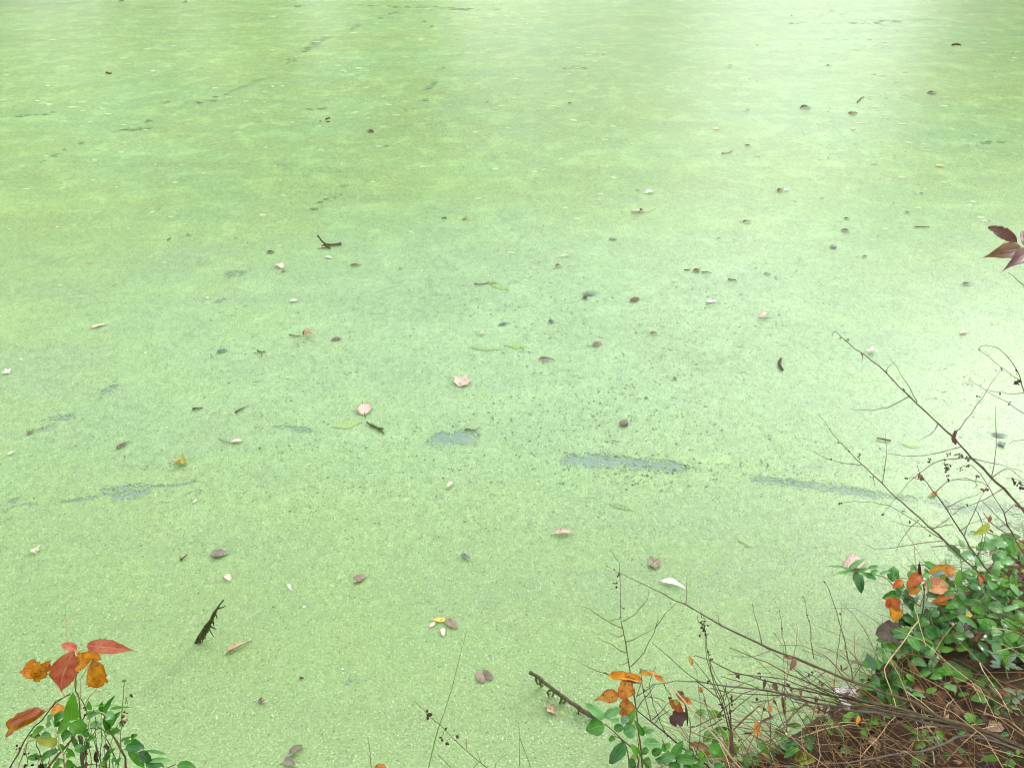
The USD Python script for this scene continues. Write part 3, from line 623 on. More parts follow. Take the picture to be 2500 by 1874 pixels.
flat_leaf('blue-grey narrow leaf above the yellow and brown lobed leaf', 'bluegray', (1124, 1352), (1149, 1365), 0.4, 'oval', arch=0.08, fold=0.3)
t = Thing('fallen_leaf', 'sunken lobed leaf with yellow, brown and pink lobes showing through duckweed', 'leaf', P(1082, 1525, W0))
t.part('lobe', leaf(P(1090, 1512, W0), P(1052, 1512, W0), 0.016, shape='tip', arch=0.03), M['yellow'], label='yellow lobe')
t.part('lobe', leaf(P(1086, 1510, W0), P(1121, 1536, W0), 0.024, shape='tip', arch=0.05), M['mauve'], label='brown lobe')
t.part('lobe', leaf(P(1062, 1518, W0), P(1048, 1530, W0), 0.016, shape='ovate', arch=0.05), M['pink'], label='pink lobe')
t.part('lobe', leaf(P(1080, 1532, W0), P(1083, 1552, W0), 0.019, shape='ovate', arch=0.08), M['pink'], label='pink and brown lobe')
flat_leaf('grey-green narrow leaf sunk in duckweed right of the lobed leaf', 'sunken', (1228, 1517), (1262, 1504), 0.55, 'oval', arch=0.02)
t = Thing('fallen_leaf', 'pair of mauve-brown leaflets like open wings', 'leaf', P(1181, 1655, W0))
t.part('leaflet', leaf(P(1182, 1664, W0), P(1161, 1639, W0), 0.024, shape='ovate', arch=0.05), M['mauve'])
t.part('leaflet', leaf(P(1201, 1659, W0), P(1179, 1633, W0), 0.024, shape='ovate', arch=0.05), M['mauve'])
flat_leaf('small mauve curled leaf with a dark stalk near the bottom left plant', 'mauve', (630, 1708), (647, 1712), 0.9, 'oval', arch=0.12, fold=0.3, stem=[(617, 1713)])
flat_leaf('grey-brown curled leaf, upper of two at the bottom edge', 'drygray', (704, 1846), (740, 1819), 0.55, 'oval', arch=0.14, fold=0.5, roll=0.8)
flat_leaf('pale crumpled leaf, lower of two at the bottom edge', 'drygray', (690, 1858), (722, 1868), 0.9, 'ovate', arch=0.25, fold=0.6, rag=0.15)
flat_leaf('orange leaf tip poking up at the bottom edge', 'rust', (912, 1880), (943, 1868), 0.6, 'oval', arch=0.3)
twig('dark speck of twig between two tan bits of the bottom middle', [(732, 1654), (741, 1654)], 0.004, 0.002)
flat_leaf('white curled leaf caught beside the long forked weed', 'white', (1614, 1417), (1676, 1438), 0.32, 'tip', arch=0.08, fold=0.3, bend=-0.06)
flat_lobed('mauve-grey lobed leaf above the white curled leaf', 'mauve', (1583, 1384), (1613, 1364), 5, 1.0, 0.1, 0.4)
flat_leaf('narrow pinkish-brown leaf in the middle right duckweed', 'pink', (1349, 1301), (1400, 1300), 0.36, 'oval', arch=0.1, fold=0.5)
flat_leaf('grey-green slim leaf half sunk below the water gaps', 'sunken', (1489, 1229), (1543, 1243), 0.36, 'oval', arch=0.02)
flat_leaf('tan crumpled leaf between the mossy branch and the orange leaves', 'tan', (1332, 1722), (1358, 1742), 0.7, 'oval', arch=0.2, fold=0.4, rag=0.16, stem=[(1352, 1718)])
flat_leaf('yellowish matted leaf scrap sunk left of the right-hand weeds', 'sunken', (1802, 1312), (1832, 1332), 0.55, 'ovate', arch=0.03, rag=0.25)
flat_leaf('orange-pink leaf floating among the right-hand weed branches', 'rust', (2270, 1209), (2292, 1202), 0.45, 'oval', arch=0.08, fold=0.2)
flat_leaf('rosy white leaf behind the vine sprig reaching over the water', 'pink', (2060, 1384), (2108, 1366), 0.85, 'round', arch=0.12, rag=0.12, fold=0.1)
flat_leaf('orange-pink small leaf below the round water gap', 'pink', (1091, 1190), (1106, 1176), 0.8, 'ovate', arch=0.15, fold=0.2)
flat_leaf('dark brown and pink cupped leaf above the long water gap', 'mauve', (1511, 1037), (1535, 1030), 0.85, 'round', arch=0.14, fold=0.2, stem=[(1531, 1024)])
flat_lobed('large pale pink lobed leaf in the middle of the pond', 'pink', (1120, 942), (1142, 914), 3, 1.15, 0.12, 0.55, 0.9)
flat_leaf('pink rounded leaf on a dark upright stalk above the twig tangle', 'pink', (890, 1013), (889, 985), 0.95, 'round', arch=0.1, fold=0.1, stem=[(892, 1018), (884, 978)])
flat_leaf('yellow-green matted leaf sunk below the pink rounded leaf', 'sunken', (812, 1040), (884, 1030), 0.5, 'oval', arch=0.02, rag=0.15)
twig('dark green wet twig right of the pink rounded leaf', [(905, 1036), (920, 1043), (936, 1047)], 0.0045, 0.004, 'wet', extra=[[(918, 1042), (938, 1058)], [(895, 1030), (905, 1037)]])
flat_leaf('pink and brown leaf with a forked dark stalk above the left drift of gaps', 'pink', (562, 1078), (594, 1076), 0.5, 'oval', arch=0.1, fold=0.3, stem=[(545, 1077), (532, 1068)])
flat_lobed('yellow and tan lobed leaf with one point standing up', 'yellow', (462, 1130), (424, 1124), 4, 0.85, 0.42, 0.32)
flat_leaf('dark grey-brown narrow leaf up-left of the yellow lobed leaf', 'graybrown', (282, 1096), (313, 1078), 0.4, 'oval', arch=0.06, fold=0.2)
flat_lobed('brown small lobed leaf near the left edge', 'mauve', (60, 1058), (88, 1048), 5, 0.7, 0.1, 0.35)
flat_leaf('white crumpled leaf scrap near the left edge below the brown lobed leaf', 'white', (19, 1110), (34, 1102), 0.7, 'round', arch=0.15, rag=0.2)
flat_lobed('white lobed leaf at the left edge', 'white', (6, 913), (28, 901), 4, 0.9, 0.2, 0.5)
flat_leaf('long cream leaf lying alone on the left duckweed', 'cream', (221, 800), (260, 790), 0.42, 'oval', arch=0.05)
flat_leaf('dark brown curled leaf standing up from the left middle duckweed', 'tan', (740, 824), (769, 820), 0.75, 'oval', arch=0.35, fold=0.8, roll=1.2)
flat_leaf('dark brown upright curl joined to the tan curled leaf', 'dry', (741, 820), (752, 806), 0.8, 'oval', arch=0.3, lift=0.015)
twig('thin broken twig left of the curled leaf', [(706, 817), (722, 820), (736, 819)], 0.0028, 0.0014)
flat_leaf('dark grey leaf right of the curled leaf', 'graybrown', (807, 829), (836, 825), 0.5, 'oval', arch=0.04)
flat_leaf('small pale pink leaf above the dark curled leaf', 'cream', (707, 735), (727, 733), 0.8, 'oval', arch=0.1)
flat_leaf('dark ragged leaf scrap left of the small forked twig', 'bluegray', (529, 860), (556, 854), 0.5, 'oval', arch=0.1, rag=0.2)
twig('small dark forked twig like a cross', [(628, 855), (640, 860), (648, 858)], 0.0032, 0.0016, extra=[[(637, 872), (640, 860), (648, 853)]])
flat_leaf('green-grey oval leaf half under duckweed below the forked twig', 'sunken', (620, 930), (639, 926), 0.6, 'oval', arch=0.02)
twig('slim dark twig above the matted yellow-green leaf', [(574, 1006), (592, 997), (607, 990)], 0.0035, 0.0012)
twig('short dark twig with pale fleck left of the slim twig', [(470, 998), (482, 996), (494, 995)], 0.004, 0.002)
twig('bent dark twig like a check mark in the upper left', [(776, 576), (784, 586), (795, 596), (814, 597), (833, 594)], 0.0045, 0.007, zs=[0.09, 0.05, 0.004, 0.005, 0.006], extra=[[(795, 597), (785, 602)], [(795, 597), (806, 606)]])
flat_leaf('pale pink leaf scrap below the check-mark twig', 'pink', (775, 605), (800, 602), 0.4, 'oval', arch=0.05)
flat_leaf('white small leaf scrap below the check-mark twig', 'white', (793, 626), (812, 630), 0.5, 'oval', arch=0.05)
flat_leaf('pink leaf bits with a dark end in the upper left', 'pink', (678, 645), (690, 655), 0.8, 'round', arch=0.2)
flat_leaf('dark leaf end just below the pink leaf bits', 'dry', (685, 663), (700, 660), 0.4, 'oval', arch=0.1)
flat_leaf('slim reddish-brown leaf left of the upright pointed scrap', 'dry', (855, 647), (880, 648), 0.35, 'oval', arch=0.12, stem=[(884, 646)])
flat_leaf('upright pointed tan scrap in the upper middle', 'tan', (985, 655), (993, 641), 0.4, 'tip', arch=0.1, lift=0.03)
flat_leaf('round black seed beside the upright tan scrap', 'drydark', (975, 657), (981, 655), 0.9, 'round', arch=0.25, name='floating_seed')
flat_leaf('grey matted leaf with a dark edge in the centre of the pond', 'sunken', (1194, 692), (1240, 706), 0.45, 'oval', arch=0.04, rag=0.2)
twig('dark broken twig along the grey matted leaf', [(1158, 692), (1172, 694), (1184, 692), (1195, 688)], 0.003, 0.002, extra=[[(1196, 692), (1214, 690)]])
flat_leaf('brown leaf with an upright stalk in the upper middle', 'dry', (1355, 650), (1371, 651), 0.8, 'tip', arch=0.3, stem=[(1361, 646)])
flat_leaf('pale pink leaf above the brown leaf with upright stalk', 'pink', (1368, 626), (1387, 624), 0.4, 'oval', arch=0.15)
flat_leaf('pale blue-grey slim leaf under water film above a dark leaf', 'bluegray', (1424, 717), (1454, 719), 0.5, 'oval', arch=0.01)
flat_leaf('dark brown oval leaf below the blue-grey slim leaf', 'drydark', (1420, 726), (1438, 729), 0.7, 'oval', arch=0.08)
flat_leaf('reddish-brown oval leaf right of the dark brown oval leaf', 'dry', (1537, 735), (1563, 728), 0.55, 'oval', arch=0.08)
flat_leaf('blue-black leaf bit in the centre of the pond', 'bluegray', (1339, 786), (1353, 783), 0.9, 'oval', arch=0.2)
flat_leaf('slim dark green leaf left of the blue-black bit', 'bluegray', (1214, 794), (1246, 787), 0.3, 'lance', arch=0.04)
flat_leaf('pink and white leaf pieces on a dark stem', 'pink', (1166, 816), (1188, 813), 0.4, 'oval', arch=0.2, stem=[(1160, 812)])
flat_leaf('pinkish-brown ragged leaf with long stalk right of centre', 'mauve', (1446, 843), (1471, 837), 0.75, 'ovate', arch=0.15, rag=0.16, stem=[(1433, 844)])
flat_leaf('slim brown leaf folded lengthwise right of centre', 'dry', (1585, 815), (1606, 813), 0.4, 'oval', arch=0.1, fold=0.5)
flat_leaf('dark striped feather-like leaf above the large pink leaf', 'graybrown', (1312, 876), (1355, 879), 0.3, 'lance', arch=0.08, fold=0.3)
flat_leaf('long thin green-grey leaf curving through the duckweed', 'sunken', (1150, 847), (1226, 852), 0.17, 'lance', arch=0.01, bend=0.08, stem=[(1149, 848)])
flat_leaf('beige leaf sunk in duckweed right of the long thin leaf', 'sunken', (1236, 842), (1284, 846), 0.6, 'oval', arch=0.01, rag=0.2)
twig('thin twig above the round water gap', [(1135, 1049), (1142, 1047), (1156, 1051), (1164, 1046)], 0.003, 0.0015, extra=[[(1160, 1048), (1173, 1041)]])
flat_leaf('blue-grey rounded leaf in the upper right duckweed', 'bluegray', (2026, 603), (2043, 602), 1.0, 'round', arch=0.06)
flat_leaf('red-brown oval leaf between two dark twig bits, right of centre', 'dry', (1691, 661), (1711, 660), 0.75, 'oval', arch=0.12)
twig('dark twig bit left of the red-brown oval leaf', [(1670, 659), (1685, 658)], 0.003, 0.002)
twig('dark twig bits right of the red-brown oval leaf', [(1713, 664), (1724, 664), (1738, 666)], 0.003, 0.0015, extra=[[(1722, 662), (1728, 663)]])
twig('short dark green twig right of the red-brown oval leaf', [(1777, 681), (1797, 683)], 0.004, 0.002)
flat_leaf('slim grey-green leaf bit in the right middle distance', 'bluegray', (1864, 668), (1883, 668), 0.4, 'oval', arch=0.06)
flat_leaf('white oval leaf in the right middle distance', 'white', (1724, 736), (1751, 735), 0.6, 'oval', arch=0.05, stem=[(1760, 739)])
flat_leaf('pinkish-brown curled leaf below the white oval leaf', 'pink', (1852, 776), (1876, 772), 0.9, 'oval', arch=0.3, roll=1.0, stem=[(1887, 777)])
twig('dark caterpillar-like twig lying crosswise', [(1907, 875), (1903, 884), (1905, 894), (1911, 903)], 0.006, 0.005)
flat_lobed('white star-shaped leaf behind the tall right-hand weed', 'white', (2116, 860), (2144, 856), 4, 0.7, 0.35, 0.3)
flat_leaf('dark scrap left of the tall right-hand weed', 'drydark', (1641, 924), (1653, 923), 0.6, 'oval', arch=0.15)
twig('straight dark twig left of the tall right-hand weed', [(2141, 1069), (2158, 1072), (2175, 1075)], 0.0028, 0.003)
flat_leaf('tan matted leaf sunk near the weed on the right', 'sunken', (2205, 1084), (2246, 1088), 0.7, 'oval', arch=0.02, rag=0.22)
flat_leaf('blue-grey square leaf piece among the sparkling duckweed', 'bluegray', (2436, 1080), (2456, 1087), 1.1, 'strip', arch=0.04)
flat_leaf('blue-grey slim leaf piece above the square piece', 'bluegray', (2420, 1058), (2458, 1064), 0.4, 'oval', arch=0.04)
flat_leaf('pink leaf with a dark spot in the right duckweed', 'pink', (2343, 813), (2362, 810), 0.9, 'ovate', arch=0.2, stem=[(2358, 805)])
flat_leaf('dark slim leaf left of the maroon leaflets', 'drydark', (2348, 693), (2374, 693), 0.4, 'lance', arch=0.1)
flat_leaf('brown almond leaf far out in the bright water', 'dry', (2070, 277), (2094, 277), 0.75, 'oval', arch=0.08)
twig('hooked thin twig standing above the brown almond leaf', [(2093, 250), (2099, 243), (2106, 237), (2110, 238)], 0.004, 0.003)
twig('black curl of leaf in the far right corner', [(2325, 110), (2336, 108), (2346, 110)], 0.012, 0.006)
flat_leaf('yellow slim leaf far out on the right', 'yellow', (2285, 405), (2303, 405), 0.8, 'oval', arch=0.1)
flat_leaf('dark brown leaf with a raised tip beside a white scrap', 'dry', (1897, 467), (1911, 465), 0.9, 'oval', arch=0.3, stem=[(1913, 458)])
flat_leaf('white scrap beside the dark brown leaf, right far water', 'white', (1914, 465), (1926, 463), 0.8, 'oval', arch=0.15)
flat_leaf('dark wrinkled leaf with a forked tail in the right far water', 'drydark', (1812, 543), (1833, 542), 0.5, 'oval', arch=0.2, stem=[(1806, 541)])
twig('thin floating straw left of the maroon leaflets', [(2233, 554), (2252, 553), (2270, 554)], 0.003, 0.002)
flat_leaf('pink and dark brown leaf with a long upturned stalk, upper middle', 'pink', (1539, 517), (1568, 517), 0.5, 'oval', arch=0.2, stem=[(1582, 518), (1605, 506)])
flat_leaf('dark crumpled heart of the leaf with long upturned stalk', 'drydark', (1560, 517), (1572, 515), 0.9, 'oval', arch=0.4)
flat_leaf('white leaf with a dark point, upper middle', 'white', (1576, 471), (1597, 468), 0.8, 'ovate', arch=0.15)
flat_leaf('dark bit left of the white leaf with a dark point', 'bluegray', (1551, 464), (1561, 464), 0.6, 'oval', arch=0.1)
flat_leaf('slim blue-grey leaf below the long-stalked leaf', 'bluegray', (1486, 583), (1506, 584), 0.45, 'strip', arch=0.02)
twig('tiny forked twig in the upper middle', [(1079, 533), (1085, 531), (1091, 533)], 0.004, 0.002, extra=[[(1084, 532), (1090, 529)]])
flat_leaf('small reddish leaf right of the tiny forked twig', 'dry', (1128, 534), (1143, 535), 0.6, 'oval', arch=0.1)
flat_leaf('red-brown seed head floating in the upper left', 'dry', (780, 297), (787, 296), 1.0, 'round', arch=0.3)
twig('grey twig tangle beside the red-brown seed head', [(795, 291), (806, 287)], 0.006, 0.004, 'stem', extra=[[(797, 297), (806, 297)]])
twig('short black twig far out on the left', [(260, 177), (266, 179), (272, 178)], 0.008, 0.005)
twig('fine black twig on the left, upper water', [(409, 586), (417, 580)], 0.003, 0.002)
twig('thin dark twig in the far water left of centre', [(1762, 374), (1776, 374), (1789, 368)], 0.004, 0.002, 'stemred')
# small scraps nothing tells apart
def scraps(mat, group, label, spots, ar=0.6):
    for u0, v0, u1, v1 in spots:
        flat_leaf(label, mat, (u0, v0), (u1, v1), ar, 'oval', arch=0.12, nv=4, rag=0.12, group=group, name='leaf_scrap')
scraps('drydark', 'dark leaf scraps on the duckweed', 'tiny dark leaf scrap floating on the duckweed', [
    (288, 4, 303, 4), (445, 5, 458, 6), (480, 9, 486, 9), (1030, 53, 1041, 54), (1050, 66, 1062, 65), (1138, 24, 1148, 23), (1207, 81, 1214, 81), (1100, 138, 1106, 138), (1030, 247, 1037, 247),
    (1185, 249, 1193, 250), (1387, 253, 1396, 251), (896, 319, 913, 324), (1324, 551, 1331, 551), (1846, 111, 1853, 110), (1951, 110, 1957, 110), (2017, 160, 2029, 160), (1821, 268, 1831, 268),
    (1952, 264, 1981, 262), (2262, 228, 2287, 228), (1818, 356, 1833, 355), (1829, 193, 1833, 192), (2368, 72, 2372, 72), (2200, 25, 2203, 25), (1931, 39, 1937, 38), (2232, 473, 2238, 474), (2244, 472, 2256, 473),
    (2059, 534, 2076, 534), (2053, 562, 2074, 563), (2210, 519, 2220, 518), (1750, 582, 1760, 582), (1958, 321, 1963, 321), (273, 698, 282, 697), (294, 716, 299, 715), (2105, 626, 2118, 626), (606, 504, 610, 503),
    (1041, 624, 1046, 623), (1236, 247, 1240, 247), (454, 573, 465, 573), (571, 582, 580, 581), (650, 616, 671, 615), (688, 661, 696, 660), (630, 1094, 639, 1093), (1640, 923, 1652, 922), (663, 1483, 672, 1480),
    (2421, 128, 2426, 128), (2470, 130, 2476, 130), (2424, 175, 2430, 175), (1720, 204, 1724, 203), (1735, 183, 1738, 183), (1847, 199, 1852, 198), (2303, 391, 2306, 391), (2412, 540, 2420, 541)])
scraps('white', 'white leaf scraps on the duckweed', 'tiny white leaf scrap floating on the duckweed', [
    (366, 175, 381, 174), (109, 211, 124, 210), (83, 248, 98, 247), (660, 212, 670, 212), (2015, 93, 2028, 93), (47, 877, 57, 876), (502, 727, 512, 727), (136, 555, 143, 555), (1283, 60, 1291, 60), (352, 862, 360, 860),
    (1112, 23, 1116, 23), (738, 1482, 748, 1479), (405, 1043, 410, 1042)])
scraps('pink', 'pinkish leaf scraps on the duckweed', 'tiny pinkish leaf scrap floating on the duckweed', [(1742, 315, 1758, 315), (2078, 316, 2089, 314), (2127, 400, 2140, 398), (1844, 380, 1857, 380), (470, 1226, 484, 1220), (1384, 648, 1392, 646), (5, 648, 16, 646)])

# countless dark flecks: gaps a few fronds wide, bits of leaf and seed
fl_mat = usdkit.material(stage, '/World/Looks/dark_fleck', {'g': ('attribute', {'attribute': 'tone'}), 'r': ('rgb_ramp', {'ramp': [(0.0, (0.040, 0.065, 0.025)), (0.4, (0.085, 0.14, 0.05)), (0.75, (0.14, 0.20, 0.08)), (0.85, (0.16, 0.13, 0.09)), (0.9, (0.33, 0.44, 0.20)), (1.0, (0.48, 0.56, 0.33))]}),
    'p': ('principled_bsdf', {'roughness': 0.5})}, [('g.fac', 'r.fac'), ('r.color', 'p.base_color')], surface='p.BSDF')
vs, fs, tn = [], [], []
def fleck(u, v, wpx, ang, tone=None):
    p = P(u, v, 0.0065); L = wpx * mpp(p) / 2; W = L * rng.uniform(0.3, 0.65)
    th = np.arange(6) * np.pi / 3 + rng.uniform(0, 1); r = rng.uniform(0.6, 1.15, 6)
    x, y = np.cos(th) * L * r, np.sin(th) * W * r
    c, s = math.cos(ang), math.sin(ang)
    ring = np.stack([p[0] + x * c - y * s, p[1] + x * s + y * c, np.full(6, p[2] - 0.001)], 1)
    o = 7 * len(vs); i = np.arange(6)
    vs.append(np.vstack([ring, [p + [0, 0, 0.0008]]])); fs.append(np.stack([np.full(6, o + 6), o + i, o + (i + 1) % 6], 1)); tn.append(rng.uniform(0, 0.87) if tone is None else tone)
FIELDS = [((1500, 1010), (330, 170), 420, 11), ((1250, 760), (420, 120), 260, 10), ((1560, 1150), (180, 60), 150, 13), ((700, 880), (320, 150), 240, 10), ((400, 1130), (350, 120), 130, 9),
          ((1750, 800), (240, 140), 190, 10), ((1000, 1150), (350, 130), 200, 11), ((2150, 350), (260, 220), 110, 9), ((1900, 700), (250, 120), 80, 10), ((1250, 1300), (600, 250), 240, 9), ((1100, 500), (700, 300), 260, 8), ((2000, 1150), (240, 120), 130, 11), ((2380, 900), (100, 130), 60, 12), ((1200, 1500), (900, 300), 160, 8), ((1200, 200), (1000, 180), 160, 8)]
for (cu, cv), (su, sv), n, w in FIELDS:
    for _ in range(int(n * 0.7)):
        u, v = cu + rng.normal(0, su * 0.55), cv + rng.normal(0, sv * 0.55)
        if not (0 < u < 2500 and 8 < v < 1880):
            continue
        p = P(u, v, 0)
        if p[1] < shore(p[0]) + 0.02:
            continue
        fleck(u, v, w * rng.uniform(0.3, 0.85), rng.normal(0, 0.5))
        if rng.uniform() < 0.2:
            fleck(u + rng.normal(0, 14), v + rng.normal(0, 5), w * rng.uniform(0.3, 0.7), rng.normal(0, 0.5))
for pts, half, strength in GAPS:   # broken rows of flecks along the drift lines
    if pts[0][1] > 640 or strength < 0.3:
        continue
    c = np.array(pts, float)
    for a_, b_ in zip(c[:-1], c[1:]):
        for _ in range(int(np.linalg.norm(b_ - a_) / 7.0 * (0.5 + strength))):
            q_ = a_ + (b_ - a_) * rng.uniform()
            if meshkit.noise(np.array([q_[0] * 0.022, q_[1] * 0.05, half]), 5) < 0.42:
                continue
            fleck(q_[0] + rng.normal(0, 5), q_[1] + rng.normal(0, 1.8), rng.uniform(5, 24), rng.normal(0, 0.35), rng.uniform(0.42, 0.80))
for _ in range(700):   # paler flecks, mostly far out on the left and the right
    v = 20 + abs(rng.normal(0, 260)); u = rng.uniform(0, 1500) if rng.uniform() < 0.75 else rng.uniform(2000, 2500)
    fleck(u, v, rng.uniform(6, 24), rng.normal(0, 0.3), rng.uniform(0.87, 0.97))
m = usdkit.mesh(stage, '/World/floating_flecks', (np.vstack(vs), np.vstack(fs)), fl_mat, smooth=True)
tones(m, np.repeat(tn, 7))
data(m.GetPrim(), 'dark and pale flecks of debris strewn over the duckweed', 'debris', kind='stuff')
ex = np.vstack(STUCK).astype(np.float32); n_ = len(ex)
at_ = np.vstack([np.array(pi.GetPositionsAttr().Get()), ex]); pi.GetPositionsAttr().Set(Vt.Vec3fArray.FromNumpy(at_.astype(np.float32)))
pi.GetProtoIndicesAttr().Set(Vt.IntArray.FromNumpy(np.r_[np.array(pi.GetProtoIndicesAttr().Get()), rng.integers(0, 4, n_)].astype(np.int32)))
pi.GetOrientationsAttr().Set(list(pi.GetOrientationsAttr().Get()) + [Gf.Quath(float(math.cos(a / 2)), 0.0, 0.0, float(math.sin(a / 2))) for a in rng.uniform(0, 6.28, n_)])
pi.GetScalesAttr().Set(Vt.Vec3fArray.FromNumpy(np.vstack([np.array(pi.GetScalesAttr().Get()), np.full((n_, 3), 0.75)]).astype(np.float32)))
# ------------------------------------------------------------------ plants
EYE = np.array([0, 0, CAM_H])
def crop(ox, oy, s):
    return lambda *pts: [(ox + x / s, oy + y / s) for x, y in pts]
def on_height(z0, a0, z1, a1, axis='v'):
    """places picture points at a height that runs from z0 (at picture coordinate a0) to z1 (at a1)"""
    def f(u, v):
        k = ((v if axis == 'v' else u) - a0) / (a1 - a0)
        return P(u, v, z0 + (z1 - z0) * k)
    return f
def on_plane(y0, k=0.0, kx=0.0, u0=0):
    """places picture points on an upright plane y0 metres ahead that leans k metres per picture pixel above the frame's lower edge"""
    def f(u, v):
        y = y0 + (1874 - v) * k + (u - u0) * kx
        d = ray(u, v)
        return EYE + d * (y / d[1])
    return f
class Plant(Thing):
    def __init__(self, name, label, cat, pos, root, group=None):
        self.pos = pos
        super().__init__(name, label, cat, pos(*root), group)
        self.stems = []
    def at(self, u, v, near=None):
        return self.pos(u, v)
    def stalk(self, px, r0, r1, mat='stem', name='stem', dz=None, rough=0.0012, root=False, sides=5):
        """px runs from the thick end to the tip; dz shifts the points towards (+) or away from the camera, in metres at the tip"""
        p = np.array([self.pos(u, v) for u, v in px])
        if dz:
            k = np.linspace(0, 1, len(p))[:, None] ** 1.2
            p = p + (EYE - p) / np.linalg.norm(EYE - p, axis=1, keepdims=True) * dz * k
        if root:
            g0 = np.array([p[0, 0], p[0, 1] - 0.03, 0.0]); g0[2] = min(p[0, 2] - 0.05, float(bank(g0[:1], g0[1:2])[0]) - 0.02)
            p = np.vstack([g0, p])
        q = 0.78 if r0 < 0.005 else 0.72
        self.part(name, tube(p, r0 * q, r1 * q, sides, rough), M[mat])
        return p
    def leaf(self, b, t, w, mat, shape='ovate', dz=0.0, dt=0.0, up=0.5, name='leaf', side=0.0, label=None, **kw):
        """b, t: base and tip in the picture, w: width in picture pixels; dz: towards the camera; dt: the tip further towards it"""
        p0, p1 = self.pos(*b), self.pos(*t)
        p0 = p0 + unit(EYE - p0) * dz; p1 = p1 + unit(EYE - p1) * (dz + dt)
        n = unit(EYE - p0) * (1 - up) + np.array([side, 0, 1]) * up
        kw.setdefault('arch', 0.09); kw.setdefault('fold', 0.3 if shape in ('ovate', 'tip', 'oval') else 0.18); kw.setdefault('wave', 0.05)
        return self.part(name, leaf(p0, p1, w * mpp(p0), n, shape, **kw), M[mat], label=label)
    def pods(self, px, size, mat='pod', dz=0.0, name='seed_head', n=3, spread=6):
        """a cluster of small dry seeds"""
        ms = []
        for u, v in px:
            for _ in range(n):
                p = self.pos(u + rng.normal(0, spread * 0.65), v + rng.normal(0, spread * 0.65)); p = p + unit(EYE - p) * dz
                s = size * mpp(p) * rng.uniform(0.55, 1.05)
                ms.append(pod(p, rng.normal(0, 1, 3) + [0, 0, -0.8], s, s * rng.uniform(0.45, 0.8)))
        self.part(name, join(ms), M[mat])

# ---- bottom left: the red and orange three-leaved plant
B = crop(0, 1400, 3.498)
pl = on_plane(0.80, 0.00012)
ivy = Plant('three_leaved_vine', 'red and orange three-leaved plant at the bottom left corner', 'plant', pl, (180, 1930))
ivy.stalk(B((720, 1900), (700, 1560), (690, 1200), (672, 1050), (655, 1000), (640, 780), (632, 665)), 0.0028, 0.0013, 'stemgreen', root=True)
for px, m in ((((690, 1060), (700, 900), (790, 735)), 'petiole'), (((730, 1115), (800, 1000), (880, 890)), 'petiole'), (((560, 1050), (470, 940), (390, 842), (370, 800)), 'petiole'), (((690, 1130), (640, 960), (625, 840), (632, 680)), 'petiole'),
              (((640, 668), (700, 640), (755, 605)), 'petiole'), (((440, 1130), (410, 1150), (372, 1155)), 'petiole')):
    ivy.stalk(B(*px), 0.0013, 0.0009, m, 'leaf_stalk')
ivy.leaf(*B((632, 662), (532, 1000)), 62, 'red', 'tip', up=0.2, dt=0.02, fold=0.22, arch=0.10, bend=0.04, wave=0.05, label='broad crimson middle leaflet', nv=26, nu=6, rag=0.045)
ivy.leaf(*B((742, 612), (1180, 662)), 40, 'red', 'tip', up=0.75, arch=0.14, fold=0.35, wave=0.08, label='long crimson leaflet pointing right', nv=26, nu=6, bend=0.06, rag=0.06)
ivy.leaf(*B((660, 655), (522, 602)), 24, 'red', 'oval', up=0.8, arch=0.06, fold=0.2, dz=-0.02, rag=0.07)
ivy.leaf(*B((788, 735), (655, 775)), 62, 'orange', 'ovate', up=0.3, arch=0.14, roll=0.7, rag=0.07, nv=16, dz=0.012)
ivy.leaf(*B((792, 728), (800, 630)), 56, 'orange', 'ovate', up=0.3, arch=0.12, fold=0.2, rag=0.06, nv=16)
ivy.leaf(*B((800, 732), (890, 938)), 64, 'orange', 'ovate', up=0.3, arch=0.14, roll=0.8, rag=0.05, dz=0.015, bend=0.10, nv=18, nu=6)
ivy.leaf(*B((378, 835), (160, 832)), 44, 'orange', 'tip', up=0.35, arch=0.16, fold=0.45, wave=0.12, nv=20, nu=6, rag=0.08, label='curled orange leaflet at the far left')
ivy.leaf(*B((340, 770), (335, 922)), 36, 'orange', 'tip', up=0.2, arch=0.1, rag=0.08, nv=18, wave=0.1, dz=0.008)
ivy.leaf(*B((385, 815), (440, 735)), 26, 'orange', 'ovate', up=0.4, arch=0.14, roll=0.8, rag=0.08)
ivy.leaf(*B((385, 750), (420, 830)), 18, 'orange', 'oval', up=0.3, arch=0.1, rag=0.12, dz=-0.01)
ivy.leaf(*B((400, 1170), (75, 1330)), 44, 'orange', 'strip', up=0.25, roll=1.4, arch=0.05, rag=0.06, dz=0.02, label='big rolled orange leaf', nv=14, nu=8)
ivy.leaf(*B((360, 1165), (78, 1285)), 26, 'red', 'strip', up=0.7, arch=0.04, fold=0.3, rag=0.06, dz=0.028, label='dull red turned-over edge of the rolled leaf')
ivy.leaf(*B((120, 1355), (55, 1405)), 9, 'dry', 'oval', arch=0.2, rag=0.2, dz=0.02)
ivy.leaf(*B((435, 1175), (560, 1150)), 24, 'rust', 'round', up=0.3, arch=0.12, rag=0.14, dz=-0.02)
